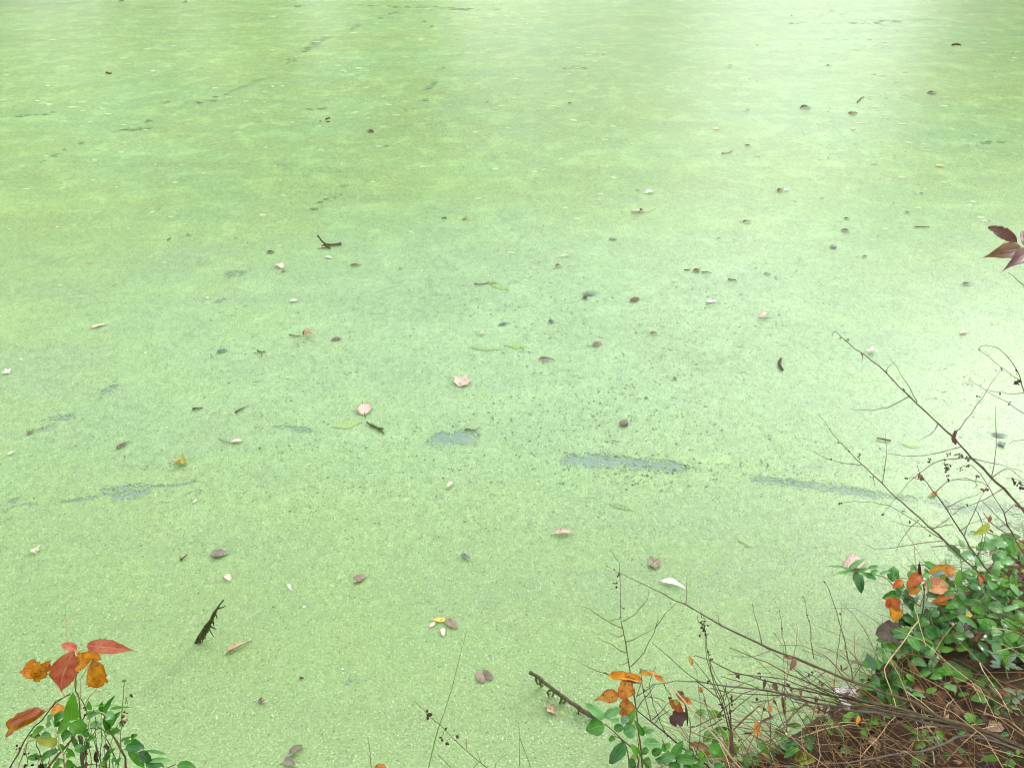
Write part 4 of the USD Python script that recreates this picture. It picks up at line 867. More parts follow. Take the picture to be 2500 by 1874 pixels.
# the green vine and dead stems it grows through
gv_ = Plant('honeysuckle_vine', 'green vine below the crimson leaves at the bottom left', 'vine', on_plane(0.79, 0.00010), (200, 1930))
gv_.stalk(B((1110, 1900), (1080, 1640), (1030, 1500), (950, 1360), (890, 1250)), 0.0052, 0.002, 'stembrown', root=True)
gv_.stalk(B((715, 1900), (712, 1640), (706, 1500), (672, 1380)), 0.0042, 0.003, 'stemgray', root=True, dz=-0.03)
gv_.stalk(B((330, 1900), (420, 1640), (545, 1490), (655, 1355)), 0.0062, 0.0022, 'stembrown', root=True, dz=-0.02)
for px in (((820, 1800), (822, 1470), (815, 1220)), ((860, 1560), (866, 1380), (865, 1190)), ((1010, 1640), (940, 1470), (885, 1330)), ((860, 1320), (790, 1322), (720, 1325)), ((690, 1800), (735, 1400), (770, 1260), (800, 1160)),
           ((905, 1230), (860, 1175), (790, 1180), (740, 1180)), ((940, 1360), (905, 1280), (890, 1200)), ((950, 1370), (870, 1330), (800, 1290), (770, 1300)), ((1270, 1610), (1190, 1530), (1090, 1500), (1020, 1490)), ((1500, 1625), (1430, 1660), (1300, 1700)), ((640, 1650), (770, 1630), (900, 1650), (1010, 1690)), ((930, 1700), (930, 1560), (905, 1480))):
    gv_.stalk(B(*px), 0.0013, 0.0009, 'stemgreen' if rng.uniform() < 0.5 else 'stem', 'runner', dz=float(rng.uniform(-0.02, 0.02)))
for b, t, w, m, kw in (((612, 1250), (622, 1008), 36, 'bright', dict(up=0.15, dz=0.03, label='upright bright green leaf')), ((604, 1275), (490, 1345), 32, 'bright', dict(up=0.5, dz=0.03)), ((606, 1270), (716, 1345), 36, 'bright', dict(up=0.35, dz=0.03)),
        ((552, 1195), (458, 1268), 24, 'green', dict(dz=0.01)), ((490, 1455), (295, 1405), 25, 'yellowg', dict(up=0.4, label='pale yellowing leaf')), ((606, 1345), (535, 1425), 26, 'deep', {}), ((502, 1500), (345, 1605), 20, 'green', {}),
        ((895, 1190), (985, 1032), 13, 'green', dict(up=0.3)), ((880, 1180), (872, 1088), 15, 'green', {}), ((772, 1160), (760, 1078), 13, 'green', {}), ((900, 1190), (992, 1235), 18, 'grayg', {}), ((945, 1320), (1042, 1170), 20, 'green', {}), ((948, 1345), (1032, 1340), 16, 'green', {}),
        ((930, 1330), (875, 1230), 13, 'green', {}), ((1075, 1470), (1235, 1488), 32, 'deep', dict(up=0.6, label='dark glossy leaf')), ((1090, 1510), (1235, 1655), 19, 'green', dict(up=0.6)), ((1175, 1530), (1285, 1600), 26, 'deep', dict(up=0.5)), ((1240, 1610), (1405, 1650), 24, 'deep', {}),
        ((1268, 1600), (1480, 1598), 13, 'grayg', dict(up=0.8)), ((1512, 1630), (1680, 1660), 22, 'green', dict(up=0.6)), ((1120, 1410), (1176, 1372), 15, 'green', {}), ((1030, 1430), (1130, 1390), 8, 'green', {}), ((1250, 1508), (1425, 1545), 7, 'green', dict(up=0.8, shape='lance')),
        ((790, 1130), (1005, 1120), 5, 'bright', dict(shape='lance')), ((930, 1155), (1125, 1138), 6, 'green', dict(shape='lance')), ((460, 1210), (400, 1260), 16, 'grayg', {}), ((380, 1300), (275, 1400), 15, 'bright', dict(shape='lance')), ((440, 1280), (395, 1300), 16, 'grayg', {}),
        ((560, 1480), (645, 1565), 8, 'green', dict(shape='lance')), ((580, 1580), (620, 1680), 16, 'green', {}), ((740, 1200), (840, 1190), 12, 'green', {}), ((1060, 1440), (1130, 1430), 14, 'green', {}), ((990, 1490), (890, 1580), 12, 'green', {}), ((520, 1610), (450, 1690), 18, 'bright', {}), ((740, 1240), (850, 1185), 13, 'grayg', {}), ((1040, 1570), (985, 1640), 10, 'green', {})):
    gv_.leaf(*B(b, t), w * 1.25, m, **{'dz': float(rng.uniform(-0.015, 0.02)), **kw})
for i in range(34):   # smaller leaves and runners filling the foot of the vine
    x_, y_ = 300 + 720 * rng.uniform() ** 0.9, rng.uniform(1280, 1690); a_ = rng.uniform(0, 6.28); l_ = rng.uniform(55, 115)
    gv_.leaf(*B((x_, y_), (x_ + math.cos(a_) * l_, y_ + math.sin(a_) * l_ * 0.7)), float(rng.uniform(11, 22)), ['green', 'green', 'deep', 'bright', 'grayg'][rng.integers(5)], dz=float(rng.uniform(-0.04, 0.02)), up=float(rng.uniform(0.3, 0.7)))
for i in range(12):
    x_ = rng.uniform(380, 1050); s_x = rng.uniform(-160, 160)
    gv_.stalk(B((x_ + s_x * 0.3, 1800), (x_, 1600), (x_ + s_x * 0.4, 1430), (x_ + s_x, rng.uniform(1230, 1380))), 0.0013, 0.0007, ['stem', 'stemred', 'stemgreen'][rng.integers(3)], 'runner', dz=float(rng.uniform(-0.04, 0.02)))
dead = Plant('dead_vine', 'dark dead vine arching beside the rolled orange leaf', 'dead plant', on_plane(0.80, 0.00010), (40, 1930))
dead.stalk(B((20, 1900), (95, 1658), (200, 1440), (300, 1300), (400, 1190), (480, 1085), (600, 1020)), 0.0026, 0.0013, root=True, dz=-0.01)
dead.stalk(B((110, 1800), (160, 1650), (235, 1435), (290, 1420)), 0.0017, 0.001, 'strawdull')
dead.stalk(B((400, 1190), (480, 1100), (560, 1050), (605, 1030)), 0.0012, 0.0008, name='tendril')
dead.stalk(B((700, 1250), (740, 1160), (700, 1090), (680, 1060)), 0.0014, 0.0009, name='tendril')
dead.stalk(B((380, 1660), (330, 1500), (310, 1430)), 0.0015, 0.0009, name='tendril')
dead.stalk(B((235, 1640), (215, 1520), (235, 1440)), 0.0010, 0.0007, name='tendril')
dead.pods(B((160, 1475), (215, 1560), (235, 1615), (360, 1640), (320, 1550)), 11)
dead.leaf(*B((740, 1490), (735, 1580)), 9, 'drydark', 'oval', roll=0.8, name='dry_leaf'); dead.leaf(*B((815, 1510), (840, 1610)), 11, 'drydark', 'oval', roll=0.8, name='dry_leaf'); dead.leaf(*B((345, 1610), (375, 1680)), 13, 'drydark', 'oval', roll=0.8, name='dry_leaf'); dead.leaf(*B((880, 1470), (935, 1490)), 9, 'drydark', 'oval', roll=0.8, name='dry_leaf')
dead.pods(B((742, 1530), (825, 1555), (905, 1480), (735, 1625), (720, 1130), (735, 1200)), 12, 'podred')
sw = Plant('seed_stalk', 'thin green stalk with dried black seed heads right of the bottom left vine', 'dead plant', on_plane(0.795, 0.00010), (300, 1930))
sw.stalk(B((1000, 1900), (1025, 1480), (1038, 1230), (1052, 1050), (1068, 900)), 0.0016, 0.0008, 'stemgreen', root=True)
sw.stalk(B((1068, 1110), (1085, 1060), (1125, 1022)), 0.0008, 0.0006, 'stem', 'twig'); sw.stalk(B((1072, 1060), (1090, 1110)), 0.0008, 0.0006, 'stem', 'twig')
sw.pods(B((1062, 905)), 8, n=3, spread=3); sw.pods(B((1125, 1022)), 9, n=2, spread=2); sw.pods(B((1068, 1188)), 8, n=2, spread=2); sw.pods(B((1052, 1262)), 14, 'podred', n=7, spread=6)
st = Plant('grass_stalk', 'pale dry grass stalk standing above the crimson leaves', 'grass', on_plane(0.82, 0.00012), (170, 1930))
st.stalk(B((720, 1700), (650, 1000), (596, 700), (580, 590), (566, 420), (555, 238)), 0.0014, 0.0007, 'straw', root=True)
st = Plant('grass_stalk', 'straw-coloured stalk crossing the bottom left vine', 'grass', on_plane(0.78, 0.00010), (160, 1930))
st.stalk(B((590, 1900), (552, 1640), (500, 1400), (445, 1230)), 0.0018, 0.0011, 'straw', root=True)

# ---- the mossy sticks standing in the water
def drips(t, p, idx, lens, mat, r=0.0035):
    for i, L in zip(idx, lens):
        a = p[i]; t.part('hanging_moss', tube([a, a + [rng.normal(0, 0.004), 0, -L * 0.5], a + [rng.normal(0, 0.006), rng.normal(0, 0.004), -L]], r, r * 0.35, 5, 0.001, 0.008), M[mat])
f_ = on_plane(P(471, 1570)[1], 0.0)
t = Plant('mossy_stick', 'dark mossy stick leaning out of the duckweed with ragged hanging moss', 'branch', f_, (471, 1575))
line = [(466, 1585), (485, 1555), (505, 1525), (522, 1497), (537, 1474), (546, 1464)]
p = t.stalk(line, 0.0048, 0.003, 'wet', rough=0.0016); pc = curve(p, 0.006)
t.stalk([(533, 1485), (544, 1480), (553, 1479)], 0.003, 0.0015, 'wet', 'side_twig')
k = len(pc)
a_ = np.array([pc[int(k * x)] for x in np.linspace(0.05, 0.9, 26)])
hang = np.interp(np.linspace(0.05, 0.9, 26), [0.05, 0.25, 0.55, 0.75, 0.9], [0.004, 0.018, 0.034, 0.012, 0.002]) * rng.uniform(0.1, 1.0, 26)
rows = [a_ + np.stack([rng.normal(0, 0.0012, 26), rng.normal(0, 0.0035, 26), -hang * q_], 1) for q_ in (0, 0.4, 0.75, 1.0)]
sv_ = np.vstack(rows); i_, j_ = np.meshgrid(np.arange(3), np.arange(25), indexing='ij'); kk = (i_ * 26 + j_).ravel()
sf_ = np.vstack([np.stack([kk, kk + 1, kk + 27], 1), np.stack([kk, kk + 27, kk + 26], 1)])
t.part('moss_curtain', (np.vstack([sv_, sv_ + [0, 0.004, 0]]), np.vstack([sf_, sf_[:, ::-1] + len(sv_)])), M['wet'])
drips(t, pc, [int(k * x) for x in (0.14, 0.18, 0.22, 0.26, 0.30, 0.34, 0.38, 0.41, 0.44, 0.48, 0.52, 0.55, 0.58, 0.62, 0.66, 0.70, 0.75, 0.80)], [0.015, 0.02, 0.028, 0.022, 0.044, 0.03, 0.05, 0.03, 0.036, 0.046, 0.03, 0.052, 0.034, 0.024, 0.032, 0.02, 0.018, 0.012], 'wet', 0.0034)
g2 = crop(1250, 1300, 2.888)
A_, B_ = P(1298, 1643, 0.055), P(1452, 1756, 0.012)
t = Thing('mossy_branch', 'mossy fallen branch slanting into the duckweed beside the orange leaves', 'branch', B_)
pts = [A_ + (B_ - A_) * k + [0, 0, 0.004 * math.sin(k * 9)] for k in np.linspace(0, 1, 9)] + [B_ + (B_ - A_) * 0.25 + [0, 0, -0.02]]
t.part('stick', tube(pts, 0.0048, 0.0062, 8, 0.0016, 0.008), M['wetbark'])
t.part('knob', pod(A_ + unit(A_ - B_) * -0.004, unit(A_ - B_), 0.012, 0.013), M['wetbark'])
pc = curve(np.array(pts), 0.006); k = len(pc)
drips(t, pc, [int(k * x) for x in (0.07, 0.10, 0.24, 0.27, 0.40, 0.43, 0.55)], [0.05, 0.047, 0.042, 0.035, 0.036, 0.03, 0.024], 'moss', 0.0045)

# ---- grass blade and weeds along the bottom edge
st = Plant('grass_stalk', 'single long green grass stalk rising from the bottom edge', 'grass', on_plane(0.80, 0.0007), (1030, 1930))
st.stalk([(1030, 1930), (1045, 1874), (1070, 1777), (1095, 1705), (1118, 1620), (1139, 1540)], 0.0021, 0.0007, 'stemgreen', root=True)
w_ = Plant('dead_weed', 'thin dark weed with paired seed pods crossing the green grass stalk', 'dead plant', on_plane(0.80, 0.0006), (1200, 1920))
L3 = crop(600, 1500, 2.949)
w_.stalk(L3((1850, 1230), (1730, 1103), (1570, 970), (1440, 830), (1330, 735), (1215, 620)), 0.0016, 0.0007, root=True)
for px in (((1470, 890), (1450, 905), (1446, 925)), ((1430, 840), (1418, 860), (1412, 885)), ((1500, 905), (1520, 895), (1540, 880)), ((1590, 965), (1592, 930), (1592, 895)), ((1700, 1070), (1680, 1020), (1662, 990)), ((1640, 1103), (1680, 1060)), ((1480, 1103), (1430, 1050), (1380, 1000))):
    w_.stalk(L3(*px), 0.0009, 0.0006, name='twig')
w_.pods(L3((1308, 715),), 13, n=6, spread=6); w_.pods(L3((1412, 880), (1448, 920), (1533, 882), (1440, 828)), 10, n=2, spread=2)
for lab, px in (('thin upright weed stalk, rightmost of the short ones at the bottom middle', ((2060, 1160), (2020, 1010), (1975, 860), (1962, 770))), ('short dark bare stalk beside the rightmost short weed at the bottom middle', ((1955, 1160), (1965, 1020), (1970, 885))),
                ('faint thin stalk at the bottom edge above the two curled leaves', ((905, 1160), (895, 1000), (875, 880))), ('dark bent twig sticking up from the bottom edge', ((1790, 1130), (1810, 1050), (1880, 1000)))):
    s_ = Plant('dead_weed', lab, 'dead plant', on_plane(0.80, 0.0005), L3(px[0])[0]); s_.stalk(L3(*px), 0.0013, 0.0006, root=True)

# ---- bottom middle: leafy shoot, orange leaflets, forked dead weed
E = crop(1400, 1600, 5.53)
sh = Plant('leafy_shoot', 'leafy green shoot with broad leaves at the bottom middle', 'plant', on_plane(0.79, 0.00055), (1560, 1920))
sh.stalk(E((900, 1700), (880, 1515), (850, 1300), (640, 1120), (430, 920)), 0.0032, 0.0015, 'stembrown', root=True)
sh.stalk(E((780, 1700), (720, 1220), (560, 1080)), 0.0018, 0.001, 'stem', 'side_stem'); sh.stalk(E((1100, 1700), (1000, 1500), (900, 1330), (880, 1180)), 0.003, 0.0015, 'stemgreen', 'side_stem')
sh.stalk(E((1500, 1700), (1380, 1400), (1250, 1250), (1200, 1130)), 0.0022, 0.0012, 'stem', 'side_stem')
for b, t, w, m, kw in (((405, 850), (138, 632), 24, 'grayg', dict(dz=0.02)), ((415, 835), (655, 705), 24, 'grayg', dict(dz=0.02)), ((425, 935), (168, 1010), 34, 'green', dict(up=0.3, dz=0.03, shape='oval')), ((710, 1190), (485, 1455), 34, 'deep', dict(up=0.25, dz=0.02, label='large dark leaf with an insect hole')),
        ((545, 985), (690, 965), 22, 'deep', {}), ((850, 985), (672, 1040), 34, 'grayg', dict(shape='oval')), ((720, 925), (850, 720), 20, 'bright', dict(up=0.4)), ((950, 1080), (820, 860), 16, 'green', dict(up=0.2)), ((760, 1380), (830, 1540), 20, 'deep', dict(up=0.2, dz=0.03)),
        ((940, 1190), (1185, 1190), 26, 'grayg', {}), ((1345, 1370), (1480, 1140), 26, 'green', dict(up=0.4)), ((1190, 1410), (1390, 1330), 26, 'grayg', {}), ((1380, 1390), (1690, 1430), 26, 'green', dict(up=0.5)), ((1830, 1205), (2015, 1335), 28, 'green', dict(up=0.5)),
        ((1620, 1500), (1765, 1440), 22, 'green', {}), ((620, 890), (500, 860), 14, 'grayg', {}), ((640, 880), (760, 850), 22, 'pale', dict(up=0.7)), ((560, 1090), (475, 1150), 14, 'green', {}), ((940, 1010), (1000, 960), 14, 'bright', {}), ((960, 1040), (1090, 1000), 14, 'grayg', {}),
        ((870, 1330), (770, 1180), 18, 'bright', dict(up=0.3)), ((1000, 1240), (930, 1330), 18, 'green', {}), ((1060, 1330), (1200, 1260), 22, 'green', {}), ((1250, 1450), (1100, 1400), 24, 'deep', {}), ((1280, 1500), (1450, 1480), 24, 'green', {}), ((960, 1490), (1060, 1500), 20, 'yellowg', {}), ((1050, 1420), (920, 1440), 22, 'green', {}),
        ((1480, 1480), (1600, 1560), 22, 'green', {}), ((1200, 1280), (1310, 1180), 20, 'green', {}), ((640, 1150), (700, 1200), 12, 'bright', {}), ((1500, 1330), (1620, 1300), 18, 'grayg', {}), ((780, 1420), (860, 1330), 16, 'yellowg', {}), ((1700, 1350), (1830, 1420), 18, 'green', {}), ((1900, 1500), (2010, 1480), 20, 'deep', {}), ((1750, 1300), (1690, 1390), 14, 'bright', {})):
    sh.leaf(*E(b, t), w * 1.15, m, **{'dz': float(rng.uniform(-0.02, 0.015)), 'up': 0.45, **kw})
oi = Plant('three_leaved_vine', 'orange-brown three-leaved sprig beside the mossy branch', 'plant', on_plane(0.80, 0.00060), (1560, 1920))
oi.stalk(E((880, 1700), (870, 1200), (735, 580)), 0.0018, 0.0010, 'petiole', root=True); oi.stalk(E((735, 580), (690, 565), (615, 528)), 0.001, 0.0008, 'petiole', 'leaf_stalk'); oi.stalk(E((850, 560), (930, 330), (905, 180)), 0.0011, 0.0008, 'stem', 'leaf_stalk')
oi.leaf(*E((735, 575), (660, 325)), 56, 'rust', 'ovate', up=0.3, fold=0.25, nu=6, nv=18, wave=0.08, label='broad orange middle leaflet'); oi.leaf(*E((618, 525), (280, 598)), 31, 'rust', 'tip', up=0.35, label='orange leaflet pointing left', nv=20, fold=0.4, wave=0.1)
oi.leaf(*E((735, 585), (700, 850)), 54, 'rust', 'ovate', up=0.3, rag=0.07, nv=18, roll=0.7, wave=0.1); oi.leaf(*E((925, 330), (460, 270)), 23, 'orange', 'strip', up=0.6, roll=1.0, rag=0.1, dz=0.01, label='folded yellow and brown leaf', nv=12)
oi.leaf(*E((470, 262), (405, 215)), 4, 'drydark', 'lance'); oi.leaf(*E((620, 300), (920, 372)), 12, 'dry', 'oval', up=0.4, dz=0.014); oi.leaf(*E((880, 225), (1070, 265)), 13, 'orange', 'oval', up=0.6, rag=0.1); oi.leaf(*E((1085, 265), (1222, 350)), 12, 'rust', 'oval', up=0.6, rag=0.1); oi.leaf(*E((1000, 200), (1180, 280)), 6, 'rust', 'lance', up=0.6)
db = Plant('dying_vine', 'dark brown and orange shrivelled leaves beside the pale straw', 'plant', on_plane(0.81, 0.00060), (1660, 1915))
db.stalk(E((1560, 1700), (1570, 980), (1540, 820), (1500, 640), (1430, 500)), 0.0016, 0.0009, 'stemred', root=True)
db.leaf(*E((1530, 780), (1300, 900)), 34, 'drydark', 'round', up=0.25, rag=0.14, label='dark chocolate brown leaf'); db.leaf(*E((1290, 600), (1480, 760)), 24, 'redorange', 'oval', up=0.3, rag=0.12)
db.leaf(*E((1350, 610), (1420, 640)), 14, 'yellowg', 'round', up=0.3, dz=0.012); db.leaf(*E((1375, 510), (1500, 545)), 20, 'dry', 'round', up=0.3, rag=0.15); db.leaf(*E((1420, 560), (1600, 650)), 18, 'rust', 'oval', up=0.4, rag=0.15); db.leaf(*E((1515, 660), (1545, 960)), 7, 'drydark', 'lance', up=0.2); db.leaf(*E((1550, 970), (1670, 955)), 5, 'dry', 'lance')
db.leaf(*E((1590, 1230), (1590, 1420)), 13, 'dry', 'oval', up=0.2); db.leaf(*E((1560, 1190), (1820, 1230)), 16, 'dry', 'oval', up=0.5, rag=0.15); db.leaf(*E((1800, 1220), (1810, 1360)), 9, 'rust', 'oval', up=0.2); db.leaf(*E((1280, 585), (1320, 560)), 7, 'drydark', 'oval')

F_ = g2
wf_ = Plant('dead_weed', 'tall upright bare weed with curved side twigs behind the orange sprig', 'dead plant', on_plane(0.80, 0.00068), (1575, 1920))
main = F_((925, 1760), (920, 1658), (890, 1400), (880, 1250), (860, 1150), (830, 940), (800, 770), (780, 680), (765, 560), (760, 280), (740, 180), (690, 120))
wf_.stalk(main, 0.0034, 0.0006, root=True)
for px in (((780, 625), (870, 570), (950, 470), (960, 405)), ((765, 592), (730, 613), (680, 618)), ((780, 675), (640, 598), (540, 538), (440, 515)), ((785, 720), (745, 735), (700, 712), (690, 700)), ((805, 770), (900, 725), (1010, 668)), ((800, 845), (700, 788), (600, 735)), ((835, 945), (930, 840), (1000, 700), (1025, 620), (1030, 560)),
           ((815, 908), (785, 925), (745, 915)), ((700, 1005), (530, 940), (390, 873)), ((1010, 668), (1080, 570), (1160, 490)), ((755, 285), (725, 280)), ((680, 240), (665, 232))):
    wf_.stalk(F_(*px), 0.0014, 0.0005, name='twig', dz=float(rng.uniform(-0.03, 0.03)))
wf_.pods(F_((745, 290), (733, 362)), 9, n=3, spread=3); wf_.pods(F_((800, 535), (715, 255)), 9, n=1, spread=1); wf_.pods(F_((765, 515), (758, 430), (775, 660), (800, 840)), 4, n=2, spread=1)
w2 = Plant('dead_weed', 'thin branching dead weed between the orange sprig and the thick brown stub', 'dead plant', on_plane(0.80, 0.00066), (1700, 1920))
w2.stalk(F_((1420, 1700), (1300, 1590), (1150, 1470), (1000, 1350), (880, 1250)), 0.0036, 0.0016, root=True)
for px in (((980, 1325), (930, 1130), (905, 965)), ((985, 1320), (1060, 1240), (1112, 1190)), ((1000, 1350), (1060, 1280), (1115, 1240)), ((1100, 1440), (1020, 1270), (985, 1150), (970, 1060), (1015, 940)), ((880, 1245), (960, 1150), (1010, 1060)), ((900, 960), (1000, 990), (1070, 1020)), ((1070, 1060), (1110, 1140), (1125, 1165)), ((880, 1150), (980, 1090), (1000, 1065)),
           ((930, 1150), (1020, 1165), (1090, 1195))):
    w2.stalk(F_(*px), 0.0015, 0.0007, 'stem' if rng.uniform() < 0.6 else 'stemred', 'twig', dz=float(rng.uniform(-0.02, 0.03)))
w2.pods(F_((1112, 1165), (930, 1115)), 8, n=2, spread=2)
stub = Plant('dead_weed', 'thick brown stub with a fan of thin dead stems', 'dead plant', on_plane(0.82, 0.00058), (1787, 1915))
stub.stalk(F_((1500, 1750), (1520, 1640), (1550, 1560), (1548, 1460), (1542, 1385)), 0.0085, 0.006, 'stembrown', 'stub', root=True, sides=8)
for px in (((1542, 1390), (1500, 1200), (1440, 1060), (1400, 920), (1385, 870), (1370, 720), (1345, 600), (1318, 530)), ((1545, 1385), (1525, 1180), (1480, 1080), (1395, 900)), ((1535, 1390), (1490, 1250), (1420, 1080), (1330, 960), (1250, 870)), ((1550, 1385), (1500, 1180), (1515, 1060)), ((1530, 1395), (1470, 1170), (1390, 960), (1350, 620)),
           ((1370, 720), (1390, 705)), ((1345, 620), (1318, 628), (1305, 580)), ((1340, 600), (1345, 570)), ((1560, 1390), (1650, 1310), (1740, 1215)), ((1480, 1310), (1380, 1370), (1310, 1410)), ((1450, 1290), (1560, 1180), (1700, 1100), (1740, 1080))):
    stub.stalk(F_(*px), 0.0018, 0.0007, 'stem', 'twig', dz=float(rng.uniform(-0.03, 0.02)))
stub.pods(F_((1350, 650),), 9, n=7, spread=7); stub.pods(F_((1325, 715), (1368, 725), (1390, 652), (1360, 690)), 9, n=2, spread=2); stub.pods(F_((1540, 1170), (1555, 1205), (1470, 1215), (1545, 1250), (1470, 1285), (1388, 855), (1395, 900)), 9, n=2, spread=3)
for lab, px, r, m_ in (('thick pale straw slanting across the bottom middle', ((1660, 1740), (1600, 1650), (1400, 1400), (1200, 1170), (1075, 1035)), 0.0034, 'straw'), ('thin pale straw right of the thick pale one', ((1530, 1480), (1480, 1370), (1420, 1250), (1365, 1195)), 0.0016, 'straw'),
                 ('brown seeding grass stalk with a narrow rust head', ((1330, 1400), (1325, 1200), (1305, 1020), (1275, 930)), 0.001, 'stem')):
    s_ = Plant('grass_stalk', lab, 'grass', on_plane(0.79, 0.00058), F_(px[0])[0]); s_.stalk(F_(*px), r, r * 0.5, m_, root=True)
    if 'rust head' in lab:
        s_.leaf(*F_((1272, 935), (1248, 862)), 9, 'rust', 'oval', up=0.1, name='seed_head')
    if 'right of' in lab:
        s_.stalk(F_((1365, 1195), (1345, 1130), (1320, 1090)), 0.001, 0.0007, 'stem', 'tip'); s_.leaf(*F_((1340, 1125), (1318, 1088)), 9, 'rust', 'oval', up=0.1, name='seed_head')

# ---- right: tall dead weeds over the water
C4 = crop(1950, 750, 2.764)
wa = Plant('dead_weed', 'tallest bare dead weed leaning left over the water at the right edge', 'dead plant', on_height(0.42, 1250, 0.62, 812), (2510, 1258))
wa.stalk(C4((1580, 1440), (1500, 1350), (1380, 1220), (1300, 1145), (1180, 1020), (1100, 940), (1040, 870), (940, 785), (745, 600), (590, 440), (435, 320), (290, 205), (255, 168), (235, 168), (228, 195)), 0.0042, 0.0008)
for px in (((745, 600), (640, 655), (560, 680), (440, 693), (340, 682)), ((590, 440), (605, 405), (632, 382)), ((800, 640), (745, 540), (690, 455), (615, 350)), ((940, 785), (890, 855), (800, 905)), ((1050, 845), (1130, 760), (1270, 560), (1360, 425)), ((1095, 940), (960, 975), (850, 995), (700, 1003), (600, 985)), ((1300, 1145), (1325, 1000), (1335, 850), (1325, 660)),
           ((1185, 1022), (1050, 1020), (960, 1035), (830, 1105), (700, 1235), (570, 1390)), ((1180, 1020), (1300, 1045), (1420, 1075), (1540, 1125)), ((435, 315), (430, 345), (422, 372)), ((435, 315), (410, 300)), ((1380, 1220), (1260, 1290), (1120, 1355), (985, 1358)), ((1310, 1145), (1370, 1100), (1430, 1095), (1500, 1150))):
    wa.stalk(C4(*px), 0.0017, 0.0006, name='twig', dz=float(rng.uniform(-0.04, 0.06)))
wa.pods(C4((288, 205), (320, 222), (705, 555), (1215, 600), (430, 310)), 7, n=3, spread=2); wa.pods(C4((1055, 835), (1052, 850)), 12, 'podred', n=3, spread=2)
wa.leaf(*C4((1040, 872), (1060, 930)), 14, 'maroon', 'ovate', up=0.2, name='dry_leaf')
for px in (((1000, 992), (1020, 985), (1060, 995)), ((1085, 1000),), ((1110, 995), (1130, 1015), (1155, 1025)), ((990, 1035), (988, 1060), (990, 1085), (1000, 1100)), ((1015, 1058), (1010, 1085)), ((1100, 1090), (1140, 1065)), ((880, 1025), (875, 1040)), ((1008, 1130), (1003, 1160))):
    wa.pods(C4(*px), 7, n=4, spread=2.5)
wb = Plant('dead_weed', 'middle bare dead weed leaning left, lower than the tallest one', 'dead plant', on_height(0.40, 1380, 0.50, 1010), (2400, 1410))
wb.stalk(C4((1260, 1840), (1060, 1640), (880, 1480), (700, 1320), (560, 1185), (400, 1035), (330, 970), (210, 820), (130, 720)), 0.0034, 0.0006)
for px in (((420, 1065), (310, 1050), (210, 1025), (100, 970)), ((565, 1185), (585, 1050), (592, 950), (585, 850)), ((815, 1430), (760, 1480), (700, 1560), (655, 1650)), ((970, 1575), (830, 1590), (700, 1610), (560, 1635), (455, 1600)), ((1000, 1590), (900, 1520), (800, 1450), (660, 1365), (550, 1325), (440, 1305), (330, 1310), (280, 1325)), ((410, 1030), (410, 1000)), ((500, 1140), (515, 1185)), ((900, 1500), (1000, 1430), (1110, 1340))):
    wb.stalk(C4(*px), 0.0014, 0.0006, name='twig', dz=float(rng.uniform(-0.04, 0.05)))
wb.pods(C4((335, 965), (410, 998), (290, 1318), (215, 1025), (495, 1140), (282, 912)), 8, n=2, spread=2); wb.pods(C4((570, 1390), (885, 1525), (760, 1445), (710, 1375)), 7, n=2, spread=2)
wc = Plant('dead_weed', 'dead weed with a reddish tuft at its tip between the two leaning ones', 'dead plant', on_height(0.38, 1370, 0.50, 1150), (2420, 1390))
wc.stalk(C4((1300, 1800), (1200, 1680), (1110, 1545), (990, 1355), (900, 1230), (830, 1140), (800, 1065)), 0.0030, 0.0008)
for px in (((985, 1357), (1130, 1290), (1250, 1235)), ((1040, 1465), (960, 1478), (870, 1482), (730, 1470), (620, 1440)), ((1115, 1545), (1190, 1370), (1260, 1220), (1330, 1120)), ((830, 1155), (770, 1150), (720, 1145)), ((1080, 1510), (1160, 1460), (1300, 1400)), ((920, 1250), (1000, 1170), (1130, 1150), (1210, 1200))):
    wc.stalk(C4(*px), 0.0014, 0.0006, name='twig', dz=float(rng.uniform(-0.04, 0.04)))
wc.pods(C4((828, 1140), (825, 1150)), 12, 'podred', n=5, spread=4); wc.pods(C4((722, 1146), (1270, 1225), (1205, 1130), (1135, 1330)), 7, n=3, spread=2)
wd = Plant('dead_weed', 'slender dead weed rising behind the vine leaves, rightmost of the leaning group', 'dead plant', on_height(0.38, 1330, 0.50, 1130), (2490, 1345))
wd.stalk(C4((1560, 1740), (1450, 1540), (1380, 1380), (1280, 1210), (1160, 1065), (1060, 1095)), 0.0024, 0.0008)
for px in (((1385, 1390), (1460, 1330), (1540, 1300)), ((1450, 1520), (1330, 1400), (1240, 1310)), ((1200, 1680), (1245, 1560), (1225, 1420), (1180, 1340)), ((1200, 1680), (1260, 1580), (1240, 1480), (1210, 1380)), ((1280, 1210), (1200, 1170), (1060, 1160)), ((1205, 1130), (1195, 1200), (1180, 1222)), ((1360, 1480), (1420, 1450)), ((1290, 1480), (1240, 1440))):
    wd.stalk(C4(*px), 0.0012, 0.0006, name='twig', dz=float(rng.uniform(-0.04, 0.04)))
wd.pods(C4((1260, 1225), (1480, 1340), (1310, 1515), (1500, 1345)), 9, 'podred', n=3, spread=3)
we = Plant('dead_weed', 'arching dead weed with dark seed clusters in the sparkling water at the right edge', 'dead plant', on_height(0.45, 1000, 0.60, 850), (2520, 1010))
we.stalk(C4((1620, 760), (1530, 600), (1500, 500), (1470, 430), (1400, 322), (1350, 280), (1290, 258), (1240, 262), (1212, 280)), 0.0022, 0.0008)
